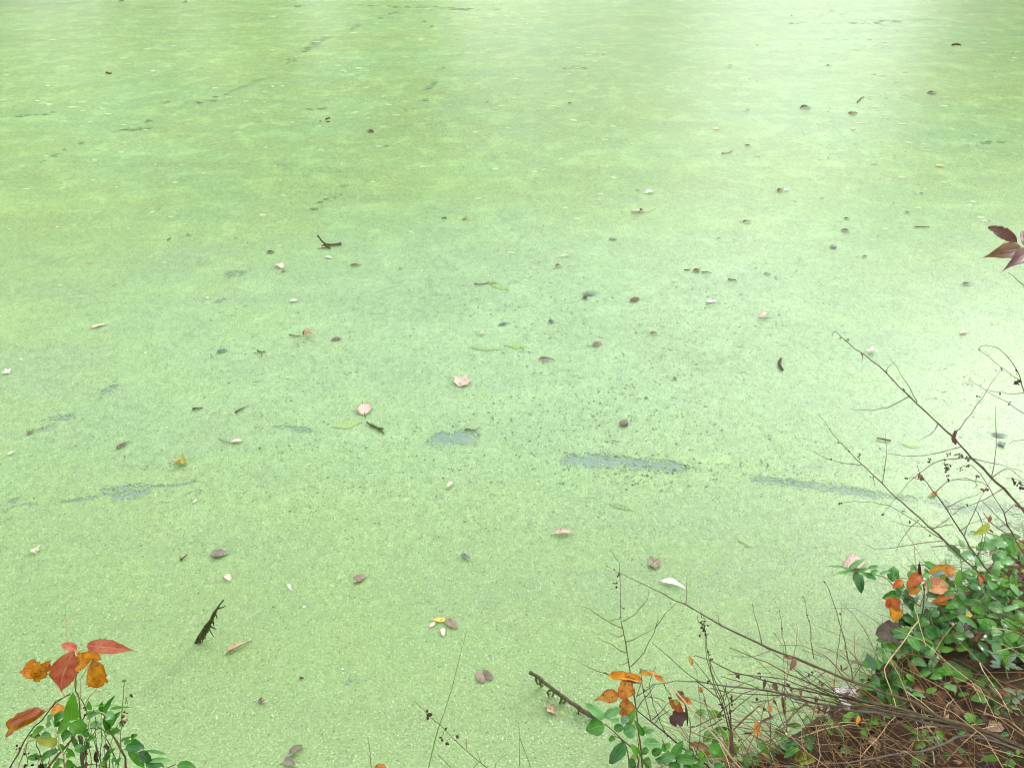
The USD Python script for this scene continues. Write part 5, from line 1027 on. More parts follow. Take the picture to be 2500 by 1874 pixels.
for px in (((1500, 495), (1440, 460), (1380, 410), (1290, 340), (1210, 278)), ((1570, 570), (1450, 580), (1380, 578), (1270, 558)), ((1600, 790), (1520, 720), (1400, 640), (1330, 600), (1230, 540), (1160, 490)), ((1600, 880), (1520, 895), (1470, 900), (1420, 925)), ((1600, 1240), (1480, 1160), (1400, 1150))):
    we.stalk(C4(*px), 0.0014, 0.0006, name='twig', dz=float(rng.uniform(-0.03, 0.03)))
we.pods(C4((1480, 490), (1470, 505), (1468, 440), (1490, 495)), 9, n=3, spread=4); we.pods(C4((1365, 570), (1372, 412), (1425, 642), (1218, 282)), 7, n=2, spread=2); we.pods(C4((1465, 1180), (1505, 1190), (1505, 1215)), 11, n=4, spread=4)
wt = Plant('leafy_twig', 'brown twig with one hanging yellow-green leaf at the right', 'plant', on_height(0.42, 1320, 0.47, 1250), (2500, 1330))
wt.stalk(C4((1540, 1600), (1420, 1535), (1300, 1460), (1250, 1388)), 0.0022, 0.0012, 'stemred'); wt.leaf(*C4((1278, 1450), (1170, 1535)), 18, 'yellowg', 'oval', up=0.3, fold=0.5, bend=-0.15, label='folded yellow-green leaf'); wt.leaf(*C4((1282, 1450), (1295, 1405)), 9, 'dry', 'oval', up=0.3)
R4 = crop(2200, 500, 4.143)
mv_ = Plant('creeper_branch', 'maroon compound leaf hanging in from the right edge', 'plant', on_height(0.95, 700, 0.98, 550), (2540, 630))
mv_.stalk(R4((1500, 500), (1340, 480), (1225, 455)), 0.0016, 0.001, 'stemred'); mv_.stalk(R4((1340, 480), (1243, 437), (1170, 385)), 0.0013, 0.0008, 'stemred', 'leaf_stalk'); mv_.stalk(R4((1500, 900), (1350, 860), (1243, 822), (1150, 745), (1080, 685)), 0.0016, 0.0008, 'stem')
mv_.leaf(*R4((1172, 388), (878, 225)), 32, 'plum', 'oval', up=0.45, label='purplish leaflet', nv=14, rag=0.08); mv_.leaf(*R4((1222, 460), (812, 542)), 44, 'bronze', 'tip', up=0.3, label='bronze brown leaflet', nv=14, nu=6, rag=0.04); mv_.leaf(*R4((1330, 480), (1020, 675)), 42, 'maroon', 'tip', up=0.3, nv=14, nu=6, rag=0.04, label='dark maroon leaflet'); mv_.leaf(*R4((1260, 430), (1235, 270)), 28, 'plum', 'ovate', up=0.35)
mv_.leaf(*R4((1400, 470), (1640, 380)), 34, 'maroon', 'tip', up=0.4)
# ------------------------------------------------------------------ the bank at the right
def on_ground(h):
    """places picture points h metres above the ground"""
    def f(u, v):
        z = 0.15
        for _ in range(12):
            p = P(u, v, z)
            z = 0.5 * z + 0.5 * (max(0.0, float(bank(p[:1], p[1:2])[0])) + h)
        return P(u, v, z)
    return f
D = crop(1900, 1300, 2.888)
K = crop(2140, 1300, 5.528)
Q = crop(1820, 1300, 5.528)
U = crop(1700, 1580, 5.53)
Z = crop(2100, 1580, 5.53)

# litter and dry grass nobody could count
straw_mix = usdkit.material(stage, '/World/Looks/straw_mix', {'g': ('attribute', {'attribute': 'tone'}), 'r': ('rgb_ramp', {'ramp': [(0.0, (0.050, 0.028, 0.014)), (0.25, (0.16, 0.085, 0.038)), (0.55, (0.31, 0.195, 0.09)), (0.8, (0.46, 0.33, 0.17)), (1.0, (0.60, 0.48, 0.28))]}),
    'p': ('principled_bsdf', {'roughness': 0.65, 'specular_ior_level': 0.3})}, [('g.fac', 'r.fac'), ('r.color', 'p.base_color')], surface='p.BSDF')
litter_mix = usdkit.material(stage, '/World/Looks/litter_mix', {'g': ('geometry', {}), 'at': ('attribute', {'attribute': 'tone'}), 'nz': ('noise_texture', {'scale': 45.0, 'detail': 3.0}), 'r': ('rgb_ramp', {'ramp': [(0.0, (0.025, 0.014, 0.009)), (0.3, (0.085, 0.038, 0.019)), (0.65, (0.18, 0.080, 0.034)), (0.88, (0.30, 0.15, 0.065)), (1.0, (0.42, 0.29, 0.17))]}),
    'k': ('map_range', {'from_min': 0.3, 'from_max': 0.7, 'to_min': 0.55, 'to_max': 1.3}), 's': ('vector_math', {'math_type': 'scale'}),
    'p': ('principled_bsdf', {'roughness': 0.6, 'specular_ior_level': 0.3})}, [('at.fac', 'r.fac'), ('g.position', 'nz.vector'), ('nz.fac', 'k.value'), ('r.color', 's.vector1'), ('k.result', 's.scale'), ('s.vector', 'p.base_color')], surface='p.BSDF')
def bank_points(n, edge=0.0, x0=0.44, x1=2.0):
    out = []
    while len(out) < n:
        x, y = rng.uniform(x0, x1), rng.uniform(0.35, 2.1)
        d = shore(x) - y
        if d > edge and d < 1.0 and (x > 0.3 or d < 0.3):
            out.append((x, y, max(0.0, float(bank(np.array([x]), np.array([y]))[0]))))
    return np.array(out)
ms = []
for x, y, z in bank_points(1150, 0.0):
    L = rng.uniform(0.02, 0.05); a = rng.uniform(0, 6.28); tl = rng.normal(0, 0.35)
    p = np.array([x, y, z + abs(rng.normal(0, 0.028)) + 0.012]); d = np.array([math.cos(a) * math.cos(tl), math.sin(a) * math.cos(tl), math.sin(tl)])
    ms.append(leaf(p - d * L / 2, p + d * L / 2, L * rng.uniform(0.3, 0.75), rng.normal(0, 0.45, 3) + [0, 0, 1], ['oval', 'ovate', 'tip'][rng.integers(3)], arch=rng.uniform(0, 0.25), fold=rng.uniform(-0.3, 0.7), roll=rng.uniform(0, 1.2), rag=0.12, nv=5, nu=2))
m = join(ms); pm = usdkit.mesh(stage, '/World/leaf_litter', (m[0], m[1]), litter_mix, smooth=True); tones(pm, np.repeat(rng.uniform(0, 1, len(ms)), [len(x[0]) for x in ms])); data(pm.GetPrim(), 'dry brown leaf litter covering the bank', 'leaf litter', kind='stuff')
def thin(p, q, r, sag):
    k = np.linspace(0, 1, 5)[:, None]
    pts = p + (q - p) * k + np.array([0, 0, 1]) * (4 * k * (1 - k) * sag) + rng.normal(0, 0.004, (5, 3))
    return tube(pts, r, r * 0.6, 3, smooth_path=False)
ms = []
for x, y, z in bank_points(3500, -0.01):
    if x > 0.98 and shore(x) - y < 0.36 and rng.uniform() < 0.86:
        continue
    L = rng.uniform(0.05, 0.26); a = rng.uniform(0, 6.28) if rng.uniform() < 0.6 else rng.normal(2.7, 0.4); tl = abs(rng.normal(0.05, 0.28))
    p = np.array([x, y, z + rng.uniform(0.01, 0.085)]); d = np.array([math.cos(a) * math.cos(tl), math.sin(a) * math.cos(tl), math.sin(tl)])
    q = p + d * L
    q[2] = max(q[2], max(0.01, float(bank(q[:1], q[1:2])[0]) + 0.005))
    ms.append(thin(p, q, rng.uniform(0.0006, 0.0013), rng.normal(0.01, 0.03)))
m = join(ms); pm = usdkit.mesh(stage, '/World/dry_grass', (m[0], m[1]), straw_mix, smooth=True); tones(pm, np.repeat(rng.uniform(0, 1, len(ms)) ** 1.5, [len(x[0]) for x in ms])); data(pm.GetPrim(), 'tangle of dry grass and thin stems over the bank', 'dry grass', kind='stuff')

# long dead stalks fanning out from the lower right corner
def hu(z0, u0, z1, u1):
    return on_height(z0, u0, z1, u1, 'u')
G = Plant('dead_weed', 'longest fallen weed stalk, reaching from the right edge to the tall upright weed', 'dead plant', hu(0.33, 2500, 0.44, 1513), (2540, 1850))
G.stalk([(2560, 1858), (2470, 1810)] + Z((1600, 1100), (1100, 950), (700, 740), (300, 600), (0, 480)) + U((1750, 320), (1350, 150), (970, 0)) + F_((1640, 730), (1480, 650), (1310, 550), (1220, 500), (1060, 430), (870, 335), (760, 280)), 0.0062, 0.0009)
for px, r in ((F_((1225, 500), (1230, 410), (1236, 318)), 0.0014), (F_((1472, 645), (1455, 600), (1428, 555)), 0.0011), (F_((1762, 780), (1730, 640), (1695, 495)), 0.0016), (Q((550, 1680), (520, 1480), (490, 1300), (455, 1060)), 0.0014), (Q((920, 1690), (890, 1480), (870, 1300), (835, 1110), (780, 850)), 0.0016),
              (Q((660, 1690), (690, 1520), (700, 1290)), 0.0012), (Q((1240, 1690), (1262, 1500), (1280, 1240), (1300, 950)), 0.0011), (U((1750, 320), (1600, 430), (1400, 560), (1200, 650)), 0.0014), (U((1020, 30), (820, 100), (690, 122), (460, 105)), 0.0011), (U((2110, 440), (2080, 260), (2040, 120), (2000, 0)), 0.0022)):
    G.stalk(px, r, r * 0.4, name='twig', dz=float(rng.uniform(-0.02, 0.03)))
G.stalk(Q((1375, 1680), (1330, 1460), (1280, 1220), (1200, 930), (1125, 760), (1065, 670)), 0.0018, 0.0007, name='twig')
G.pods(Q((1070, 680), (780, 850), (835, 1110), (852, 1180), (1290, 1105), (490, 1290), (500, 1350), (455, 1070), (790, 920), (95, 965)), 6, n=2, spread=2)
G.leaf(*U((1310, 150), (1160, 130)), 11, 'dry', 'oval', name='dry_leaf'); G.leaf(*U((1340, 165), (1260, 312)), 14, 'dry', 'oval', up=0.2, name='dry_leaf')
Bn = Plant('fallen_weed', 'bundle of dark fallen weed stalks converging on the bottom right corner', 'dead plant', hu(0.30, 2500, 0.33, 1500), (2545, 1835))
ends = [[(2550, 1850), (2450, 1805)] + Z((1400, 1080), (900, 960), (400, 860), (0, 780)) + U((1900, 790), (1500, 710), (1250, 630), (1000, 590), (880, 560), (600, 460), (350, 390)),
        [(2550, 1862), (2440, 1810)] + Z((1300, 1060), (800, 900), (300, 780), (0, 720)) + U((1900, 640), (1550, 490), (1250, 350), (950, 190), (720, 110), (450, 0)),
        [(2545, 1845), (2430, 1800)] + Z((1200, 1010), (700, 870), (200, 745)) + U((2212, 740), (1900, 660), (1500, 590), (1100, 490), (720, 390), (500, 320), (200, 190), (0, 120)) + F_((1290, 865),),
        [(2550, 1855), (2460, 1820)] + Z((1500, 1120), (900, 1000), (400, 900)) + U((2212, 860), (1900, 800), (1500, 720), (1200, 640), (820, 570), (400, 510), (0, 460)) + F_((1310, 1048), (1160, 1050), (1000, 1068), (940, 1092)),
        [(2555, 1870), (2460, 1830)] + Z((1450, 1110), (800, 930), (250, 800)) + U((2100, 760), (1800, 640), (1550, 480), (1300, 260), (1040, 70)),
        [(2540, 1840), (2400, 1790)] + Z((1000, 970), (400, 870)) + U((2212, 820), (1700, 700), (1200, 650), (900, 635), (500, 600), (200, 545)),
        U((1900, 660), (1600, 560), (1200, 440), (800, 370), (420, 360)),
        U((320, 690), (150, 560), (0, 460)) + F_((1310, 1050), (1110, 880), (985, 770)),
        [(2550, 1850)] + Z((1480, 1180), (1200, 1290), (1000, 1340), (600, 1430), (0, 1530)) + U((1700, 1590), (1280, 1625)),
        [(2550, 1825)] + Z((1800, 1400), (1200, 1450), (700, 1455), (0, 1590)),
        U((2212, 700), (1900, 600), (1600, 390), (1450, 320))]
for i, px in enumerate(ends):
    Bn.stalk(px, [0.0055, 0.0045, 0.005, 0.0055, 0.004, 0.004, 0.0022, 0.0018, 0.0055, 0.003, 0.002][i], 0.0009, 'stemgray' if i in (3, 8) else 'stem', dz=float(rng.uniform(-0.03, 0.03)))
for px in (((500, 1110), (820, 800), (1000, 700), (1130, 650)), ((1080, 1100), (1250, 950), (1480, 740)), ((480, 860), (650, 720), (830, 580)), ((300, 690), (400, 620), (520, 540), (790, 430)), ((880, 1290), (1120, 1170), (1250, 960), (1330, 880)), ((1500, 740), (1300, 850), (1050, 910), (850, 1010)), ((1210, 700), (1170, 560), (1240, 330), (1230, 130)), ((1640, 1210), (1820, 1000)), ((1500, 1050), (1760, 930), (1900, 880)), ((1180, 1110), (1290, 930), (1540, 730)), ((1550, 1000), (1610, 800), (1660, 640)),
           ((990, 1480), (1000, 1200), (985, 860), (950, 560)), ((830, 1340), (820, 1180), (900, 860), (940, 700)), ((480, 1050), (700, 1090), (1000, 1110), (1300, 1130)), ((660, 1480), (720, 1290), (800, 1120)), ((1100, 1350), (1000, 1180), (1000, 860)), ((1420, 420), (1560, 380), (1660, 330), (1870, 580)), ((1850, 620), (1880, 330), (1900, 60)), ((0, 1060), (220, 960), (470, 860)), ((400, 520), (410, 640), (360, 760)), ((750, 730), (900, 715), (1050, 690)), ((830, 790), (930, 830), (1040, 940))):
    Bn.stalk(U(*px), 0.0015, 0.0007, 'stem' if rng.uniform() < 0.6 else 'stemred', 'twig', dz=float(rng.uniform(-0.05, 0.02)))
Bn.pods(U((1530, 355), (580, 390), (840, 340)), 8, n=3, spread=4); Bn.pods(U((1690, 470), (1240, 545), (560, 355), (1640, 680), (1650, 850)), 13, 'podred', n=4, spread=4); Bn.pods(U((460, 690), (490, 755), (320, 780), (470, 860), (930, 840), (1050, 740), (170, 440), (590, 1240), (310, 920), (840, 690)), 9, n=2, spread=3)
for b, t, w, m_ in (((930, 425), (905, 570), 9, 'drydark'), ((1040, 480), (1090, 600), 16, 'dry'), ((1410, 560), (1405, 670), 8, 'dry'), ((1155, 640), (1190, 945), 8, 'bronze'), ((985, 770), (995, 890), 9, 'rust'), ((1035, 705), (1085, 775), 7, 'drydark'), ((830, 1005), (780, 1180), 13, 'rust'), ((1040, 940), (860, 1000), 7, 'dry'), ((870, 1110), (835, 1200), 8, 'rust'), ((1740, 780), (1720, 890), 13, 'drydark'), ((1790, 860), (1840, 940), 14, 'drydark'), ((760, 1150), (620, 1165), 5, 'drydark'), ((2050, 260), (1960, 320), 5, 'dry'), ((1950, 230), (1965, 315), 5, 'drydark'), ((2180, 150), (2060, 250), 4, 'dry'), ((2200, 920), (2160, 1050), 11, 'rust'), ((40, 540), (75, 600), 8, 'rust')):
    Bn.leaf(*U(b, t), w, m_, 'oval', up=0.15, name='dry_leaf', rag=0.12, roll=0.8, dz=float(rng.uniform(-0.01, 0.03)))

# single straws that stand out
for i, (lab, px, r, m_) in enumerate((
        ('bent pale straw, kinked where the vine leaves meet the dry grass', D((985, 625), (870, 780), (752, 955), (785, 1080), (832, 1230)), 0.0021, 'straw'),
        ('pale straw crossing in front of the rosy leaves', D((962, 515), (1000, 660), (1042, 800)), 0.0016, 'straw'), ('dull straw leaning up to the right above the dry grass', D((1090, 870), (1150, 750), (1255, 630)), 0.0019, 'strawdull'),
        ('long pale straw sloping down beside the pale green plant', D((1420, 918), (1520, 1080), (1625, 1255)), 0.0016, 'straw'), ('straight pale straw lying level at the right edge', D((1490, 676), (1600, 684), (1750, 696)), 0.0018, 'straw'), ('tan straw rising to the right edge above the pale green plant', D((1540, 836), (1640, 812), (1750, 785)), 0.0014, 'straw'),
        ('short bright straw on top of the orange leaf', D((1140, 200), (1190, 250), (1245, 305)), 0.0017, 'straw'), ('thin straw curving over the fallen stalks', D((905, 1120), (1000, 1190), (1110, 1275)), 0.0015, 'straw'), ('tan straw lying under the fallen stalks', Z((730, 1105), (950, 1075), (1200, 1065)), 0.0019, 'straw'),
        ('pale stiff straw right of the round green leaf', Z((1500, 1040), (1690, 1020), (1900, 1035)), 0.0019, 'straw'), ('slanting straw in the lower dry grass', Z((0, 1490), (300, 1130), (480, 930)), 0.0017, 'straw'), ('short upright straw under the middle of the fallen stalks', Z((1140, 910), (1190, 760), (1270, 690)), 0.0017, 'straw'),
        ('straw upright between litter and fallen stalks', Z((1660, 950), (1720, 760), (1740, 600)), 0.0016, 'strawdull'), ('short straw at the bottom edge of the bank', Z((1000, 1560), (990, 1470), (980, 1390)), 0.0018, 'straw'), ('pale grass blade arching over the yellow leaf', U((1380, 1215), (1700, 1110), (2050, 1040), (2200, 1060)), 0.0016, 'straw'),
        ('straw slanting through the litter near the brown hanging leaf', Z((1630, 720), (1560, 560), (1490, 430)), 0.0017, 'straw'), ('thin straw beside the pale sprig at the right', Z((2090, 1040), (2000, 860), (2060, 880)), 0.0013, 'strawdull'), ('tan straw low in the right corner', Z((1850, 830), (1990, 750)), 0.0013, 'straw'))):
    s_ = Plant('straw_stalk', lab, 'straw', on_ground(0.16 if i < 8 else 0.10), px[0], 'single straws on the bank'); s_.stalk(px, r, r * 0.6, m_, 'stalk', rough=0.001)

# red and orange leaves among the vines
ro = Plant('three_leaved_vine', 'orange and rosy leaves glowing behind the green vines on the bank', 'plant', on_height(0.20, 1500, 0.24, 1370), (2290, 1520))
ro.stalk(D((1180, 600), (1120, 420), (1150, 300)), 0.002, 0.001, 'stemred'); ro.stalk(D((1000, 520), (1030, 400), (1040, 340)), 0.0016, 0.001, 'stemred')
ro.leaf(*D((1060, 285), (1255, 262)), 30, 'orange', 'round', up=0.4, rag=0.1, nu=6, label='orange leaf with dark blotches'); ro.leaf(*D((1000, 290), (905, 400)), 34, 'redorange', 'ovate', up=0.4, rag=0.07); ro.leaf(*D((990, 360), (930, 440)), 22, 'orange', 'round', up=0.3)
ro.leaf(*D((1030, 370), (1215, 395)), 42, 'rosy', 'oval', up=0.45, nu=6, label='rosy leaf with a yellow heart', rag=0.05); ro.leaf(*D((1250, 430), (1080, 495)), 17, 'redorange', 'oval', up=0.5, rag=0.1); ro.leaf(*D((1110, 490), (1200, 500)), 14, 'orange', 'oval', up=0.5); ro.leaf(*D((1180, 290), (1255, 330)), 16, 'pink', 'round', up=0.4, rag=0.12)
rl = Plant('three_leaved_vine', 'red and orange leaf hanging at the edge of the bank above the grey-brown leaf', 'plant', on_height(0.17, 1520, 0.22, 1420), (2200, 1470))
rl.stalk(D((960, 470), (900, 400), (880, 340)), 0.0015, 0.001, 'stemred'); rl.leaf(*D((810, 455), (800, 545)), 32, 'redorange', 'strip', up=0.2); rl.leaf(*D((835, 520), (820, 632)), 38, 'orange', 'ovate', up=0.2, rag=0.08, nu=6); rl.leaf(*D((880, 335), (805, 392)), 16, 'redorange', 'oval', up=0.4); rl.leaf(*D((800, 620), (748, 628)), 5, 'drydark', 'lance')
s_ = Plant('dead_leaf', 'large grey-brown dead leaf drooping toward the water beside the vines', 'leaf', on_height(0.14, 1570, 0.16, 1520), (2205, 1542)); s_.leaf(*D((890, 700), (684, 712)), 50, 'graybrown', 'round', up=0.3, fold=0.3, arch=0.08, rag=0.03, nv=14, nu=6, name='blade'); s_.stalk(D((985, 720), (940, 700), (890, 702)), 0.0012, 0.0009, name='stalk')
s_ = Plant('dead_leaf', 'dark red leaf rolled up like a quill above the rosy leaf', 'leaf', on_height(0.20, 1420, 0.26, 1370), (2248, 1430)); s_.leaf(*D((1000, 360), (994, 205)), 10, 'maroon', 'strip', up=0.1, roll=1.5, name='blade')
s_ = Plant('dead_weed', 'black curved stem below the rolled dark red leaf', 'dead plant', on_height(0.14, 1570, 0.22, 1420), (2250, 1570)); s_.stalk(D((1000, 790), (1012, 600), (1026, 480), (1022, 360)), 0.0026, 0.0014)
for lab, b, t, w, m_, sh_, h in (('rust-brown withered leaf hanging among vines right of the bent straw', D((1440, 680))[0], D((1395, 770))[0], 20, 'bronze', 'oval', 0.16), ('maroon folded leaf hanging below the leaning weeds', D((1425, 300))[0], D((1425, 370))[0], 15, 'redorange', 'oval', 0.22), ('red-brown crumpled leaf on the litter at the right edge', Z((1850, 40))[0], Z((2080, 100))[0], 34, 'dry', 'round', 0.04),
                           ('tall dry brown leaf standing in the middle of the litter', Z((1080, 800))[0], Z((1080, 580))[0], 24, 'dry', 'oval', 0.06), ('curled dry leaf just above the fallen stalks', Z((1310, 960))[0], Z((1310, 760))[0], 18, 'dry', 'oval', 0.06), ('broad tan-orange dead leaf under the pale stiff straw', Z((1700, 1060))[0], Z((1950, 1090))[0], 26, 'tan', 'strip', 0.07), ('orange-brown leaf above the pale stiff straw', Z((1700, 970))[0], Z((1920, 1000))[0], 20, 'bronze', 'oval', 0.06),
                           ('yellow leaf lying at the foot of the bank', U((1320, 1490))[0], U((1620, 1530))[0], 30, 'yellowg', 'oval', 0.06), ('yellow scrap of leaf among the vines at the right', K((1200, 1110))[0], K((1300, 1110))[0], 14, 'yellow', 'oval', 0.20), ('dark maroon leaf hanging among the green vines right of centre', K((1230, 1230))[0], K((1190, 1340))[0], 16, 'drydark', 'oval', 0.17), ('dark brown leaf under the bent straw', Z((480, 520))[0], Z((520, 740))[0], 26, 'drydark', 'oval', 0.04), ('dry brown leaf at the very bottom edge of the bank', Z((1330, 1650))[0], Z((1530, 1600))[0], 26, 'dry', 'round', 0.05)):
    s_ = Plant('dead_leaf', lab, 'leaf', on_ground(h), b); s_.leaf(b, t, w, m_, sh_, up=0.35, rag=0.1, arch=0.12, roll=0.7, name='blade')
# litter by the water
p0 = P(2046, 1690, 0.035); a0 = lobed(P(2042, 1702, 0.085), P(2100, 1692, 0.09), 0.9, 4, (0, -0.5, 1), 0.3, 0.6, 0.7, 0.12)
a0[0][:, 2] += max(0, 0.012 - a0[0][:, 2].min()); single('white_litter', 'crumpled white piece of litter at the water edge behind the fallen stalks', 'litter', a0, M['litter'])

# the vines themselves
def vine(label, pos, root, leaves, stems=(), mats=None):
    t = Plant('honeysuckle_vine', label, 'vine', pos, root, 'green vines on the bank')
    for px in stems:
        t.stalk(px, 0.0017, 0.001, 'stembrown' if rng.uniform() < 0.6 else 'stemgreen', 'runner')
    for b, tip, w, m_, kw in leaves:
        t.leaf(b, tip, w * 1.12, m_, **{'up': 0.5, 'dz': float(rng.uniform(-0.01, 0.02)), 'shape': 'ovate', **kw})
    return t
def lv(f, *rows):
    return [(f((a, b))[0], f((c, d))[0], w, m_, kw) for a, b, c, d, w, m_, kw in rows]
vine('vine sprig reaching left over the water in front of the rosy white leaf', on_height(0.20, 1420, 0.23, 1360), (2190, 1440), lv(Q,
    (1420, 515, 1095, 447, 9, 'grayg', dict(shape='lance', up=0.8)), (1440, 540, 1215, 552, 10, 'bright', dict(up=0.7)), (1395, 500, 1620, 350, 16, 'grayg', dict(up=0.8)), (1500, 520, 1650, 490, 10, 'green', {}), (1510, 545, 1565, 820, 26, 'deep', dict(up=0.15)), (1530, 545, 1450, 640, 18, 'deep', dict(up=0.2)), (1600, 555, 1765, 635, 17, 'deep', {}),
    (1650, 480, 1805, 458, 11, 'green', dict(up=0.6)), (1690, 560, 1800, 520, 18, 'grayg', {}), (1810, 560, 1960, 530, 12, 'grayg', dict(up=0.7)), (1560, 540, 1640, 570, 12, 'bright', {})) + lv(K, (210, 660, 245, 452, 32, 'green', dict(up=0.15)), (220, 640, 330, 600, 14, 'grayg', {}), (330, 830, 70, 882, 27, 'green', dict(up=0.25)), (330, 830, 240, 760, 16, 'grayg', {}), (500, 1150, 290, 1235, 34, 'deep', dict(up=0.25)), (420, 860, 500, 950, 18, 'grayg', {}), (360, 940, 470, 900, 18, 'deep', {}), (350, 780, 440, 850, 16, 'grayg', {})),
    [Q((2250, 960), (2000, 720), (1850, 600), (1650, 540), (1450, 520)), K((600, 1000), (420, 870), (200, 690))])
vine('vine leaves in front of the rosy and orange leaves', on_height(0.16, 1560, 0.25, 1380), (2270, 1560), lv(K,
    (930, 525, 735, 585, 16, 'pale', dict(up=0.7)), (635, 600, 720, 560, 17, 'grayg', {}), (1090, 730, 1120, 495, 17, 'bright', dict(up=0.2)), (1080, 740, 1270, 780, 18, 'bright', {}), (730, 640, 680, 790, 7, 'green', dict(shape='lance')), (660, 840, 865, 870, 19, 'grayg', dict(up=0.7)), (520, 710, 620, 780, 12, 'grayg', {}), (630, 975, 875, 985, 18, 'pale', dict(up=0.75)), (900, 900, 1080, 880, 12, 'grayg', {}),
    (880, 1040, 1150, 1000, 18, 'grayg', {}), (720, 1040, 640, 1130, 20, 'deep', {}), (740, 1130, 830, 1040, 22, 'deep', {}), (830, 1180, 1120, 1110, 16, 'green', {}), (700, 1180, 560, 1260, 22, 'green', {}), (640, 1290, 830, 1420, 38, 'deep', dict(up=0.3)), (900, 840, 1100, 790, 14, 'green', {}), (1020, 740, 880, 820, 14, 'green', {}), (870, 1300, 1010, 1400, 30, 'deep', {}), (900, 1470, 1060, 1420, 22, 'green', {}), (720, 1500, 850, 1440, 22, 'deep', {})),
    [K((600, 1500), (640, 1200), (900, 1000), (1100, 760)), K((700, 1300), (680, 1000), (720, 620))])
vine('vine leaves at the right edge under the hanging yellow-green leaf', on_height(0.20, 1560, 0.32, 1300), (2460, 1520), lv(K,
    (1900, 260, 1760, 60, 30, 'green', dict(up=0.3)), (1740, 120, 1570, 180, 32, 'grayg', dict(up=0.5)), (1800, 300, 1860, 120, 30, 'green', {}), (1760, 320, 1600, 280, 26, 'grayg', {}), (1880, 250, 1960, 130, 24, 'yellowg', {}), (1700, 420, 1570, 470, 24, 'grayg', {}), (1650, 400, 1870, 380, 26, 'grayg', {}), (1900, 300, 1800, 290, 30, 'bright', {}), (1300, 300, 1090, 340, 26, 'grayg', dict(up=0.6)), (1420, 330, 1340, 450, 26, 'grayg', {}),
    (1220, 520, 1330, 640, 24, 'grayg', {}), (1240, 720, 1440, 700, 32, 'deep', {}), (1360, 560, 1170, 520, 20, 'grayg', {}), (1420, 1080, 1270, 1000, 18, 'bright', {}), (1430, 1100, 1300, 1140, 18, 'bright', {}), (1450, 1060, 1670, 930, 22, 'green', {}), (1500, 1000, 1720, 1060, 26, 'grayg', {}), (1680, 1060, 1950, 990, 14, 'grayg', dict(up=0.7)), (1410, 1250, 1620, 1220, 28, 'bright', dict(up=0.3)), (1080, 1130, 1370, 1290, 22, 'grayg', dict(up=0.6)), (1980, 1250, 1760, 1290, 26, 'bright', {}), (1750, 1330, 1990, 1420, 30, 'deep', {}), (1200, 1380, 1310, 1370, 22, 'pale', {}), (1480, 1110, 1660, 1150, 12, 'green', {}), (1780, 850, 1980, 800, 20, 'green', {})),
    [K((1500, 1300), (1450, 1000), (1300, 700), (1300, 400)), K((1900, 800), (1850, 500), (1850, 200))])
vine('pale green plant with narrow paired leaves near the right edge', on_ground(0.12), Z((2000, 300))[0], lv(Z, (1900, 220, 1670, 20, 10, 'pale', dict(shape='lance', up=0.7)), (1900, 230, 1750, 185, 9, 'pale', dict(shape='lance')), (1900, 260, 1740, 245, 10, 'pale', dict(shape='lance')), (1980, 200, 2110, 95, 14, 'pale', {}), (1990, 240, 2110, 230, 10, 'pale', dict(shape='lance')), (2020, 260, 2212, 300, 9, 'pale', dict(shape='lance')), (1960, 250, 2010, 310, 10, 'grayg', {})), [Z((2000, 420), (1970, 280), (1930, 180))])
vine('small pale green sprig at the right edge below the pale green plant', on_ground(0.08), Z((2150, 730))[0], lv(Z, (2100, 650, 1945, 540, 13, 'pale', {}), (2130, 690, 2212, 640, 14, 'pale', {}), (2150, 710, 2050, 740, 17, 'pale', {}), (2120, 640, 2170, 560, 8, 'grayg', {})), [Z((2190, 860), (2150, 730), (2110, 650))])
vine('big-leaved green vine between the bent straw and the fallen stalks', on_ground(0.10), Z((1050, 400))[0], lv(Z, (1020, 330, 1420, 340, 26, 'green', dict(up=0.6, label='large arrow-shaped leaf')), (700, 160, 900, 260, 26, 'grayg', {}), (930, 270, 1060, 90, 20, 'grayg', {}), (780, 390, 960, 330, 17, 'green', {}), (1260, 430, 1470, 410, 24, 'bright', {}), (1140, 500, 1310, 600, 22, 'grayg', {}), (890, 600, 1040, 560, 15, 'bright', {}), (700, 620, 890, 680, 16, 'grayg', dict(up=0.7)), (1320, 640, 1480, 620, 12, 'bright', {}), (200, 50, 400, 80, 22, 'grayg', {}), (440, 330, 560, 310, 14, 'deep', {}), (480, 130, 620, 60, 22, 'grayg', {}), (1090, 40, 1260, 20, 18, 'bright', {}), (1300, 30, 1480, 20, 14, 'bright', {}), (1470, 110, 1640, 90, 30, 'deep', {}), (60, 170, 160, 180, 16, 'green', {}), (160, 190, 320, 230, 14, 'grayg', {}), (310, 400, 330, 330, 10, 'green', {}), (880, 130, 990, 60, 22, 'grayg', {})),
    [Z((1050, 520), (980, 330), (940, 150)), Z((400, 400), (480, 200), (650, 60))])
vine('round-leaved seedling between two bundles of fallen stalks', on_ground(0.07), Z((960, 1300))[0], lv(Z, (830, 1210, 560, 1040, 14, 'bright', {}), (830, 1230, 660, 1240, 12, 'grayg', {}), (850, 1200, 880, 1110, 14, 'bright', {}), (1000, 1270, 860, 1240, 18, 'grayg', {}), (1080, 1280, 1060, 1120, 18, 'bright', dict(up=0.2)), (1000, 1280, 1140, 1290, 16, 'pale', {}), (880, 1290, 740, 1370, 14, 'bright', {}), (940, 1240, 1000, 1200, 10, 'grayg', {})), [Z((960, 1420), (940, 1270), (860, 1200))])
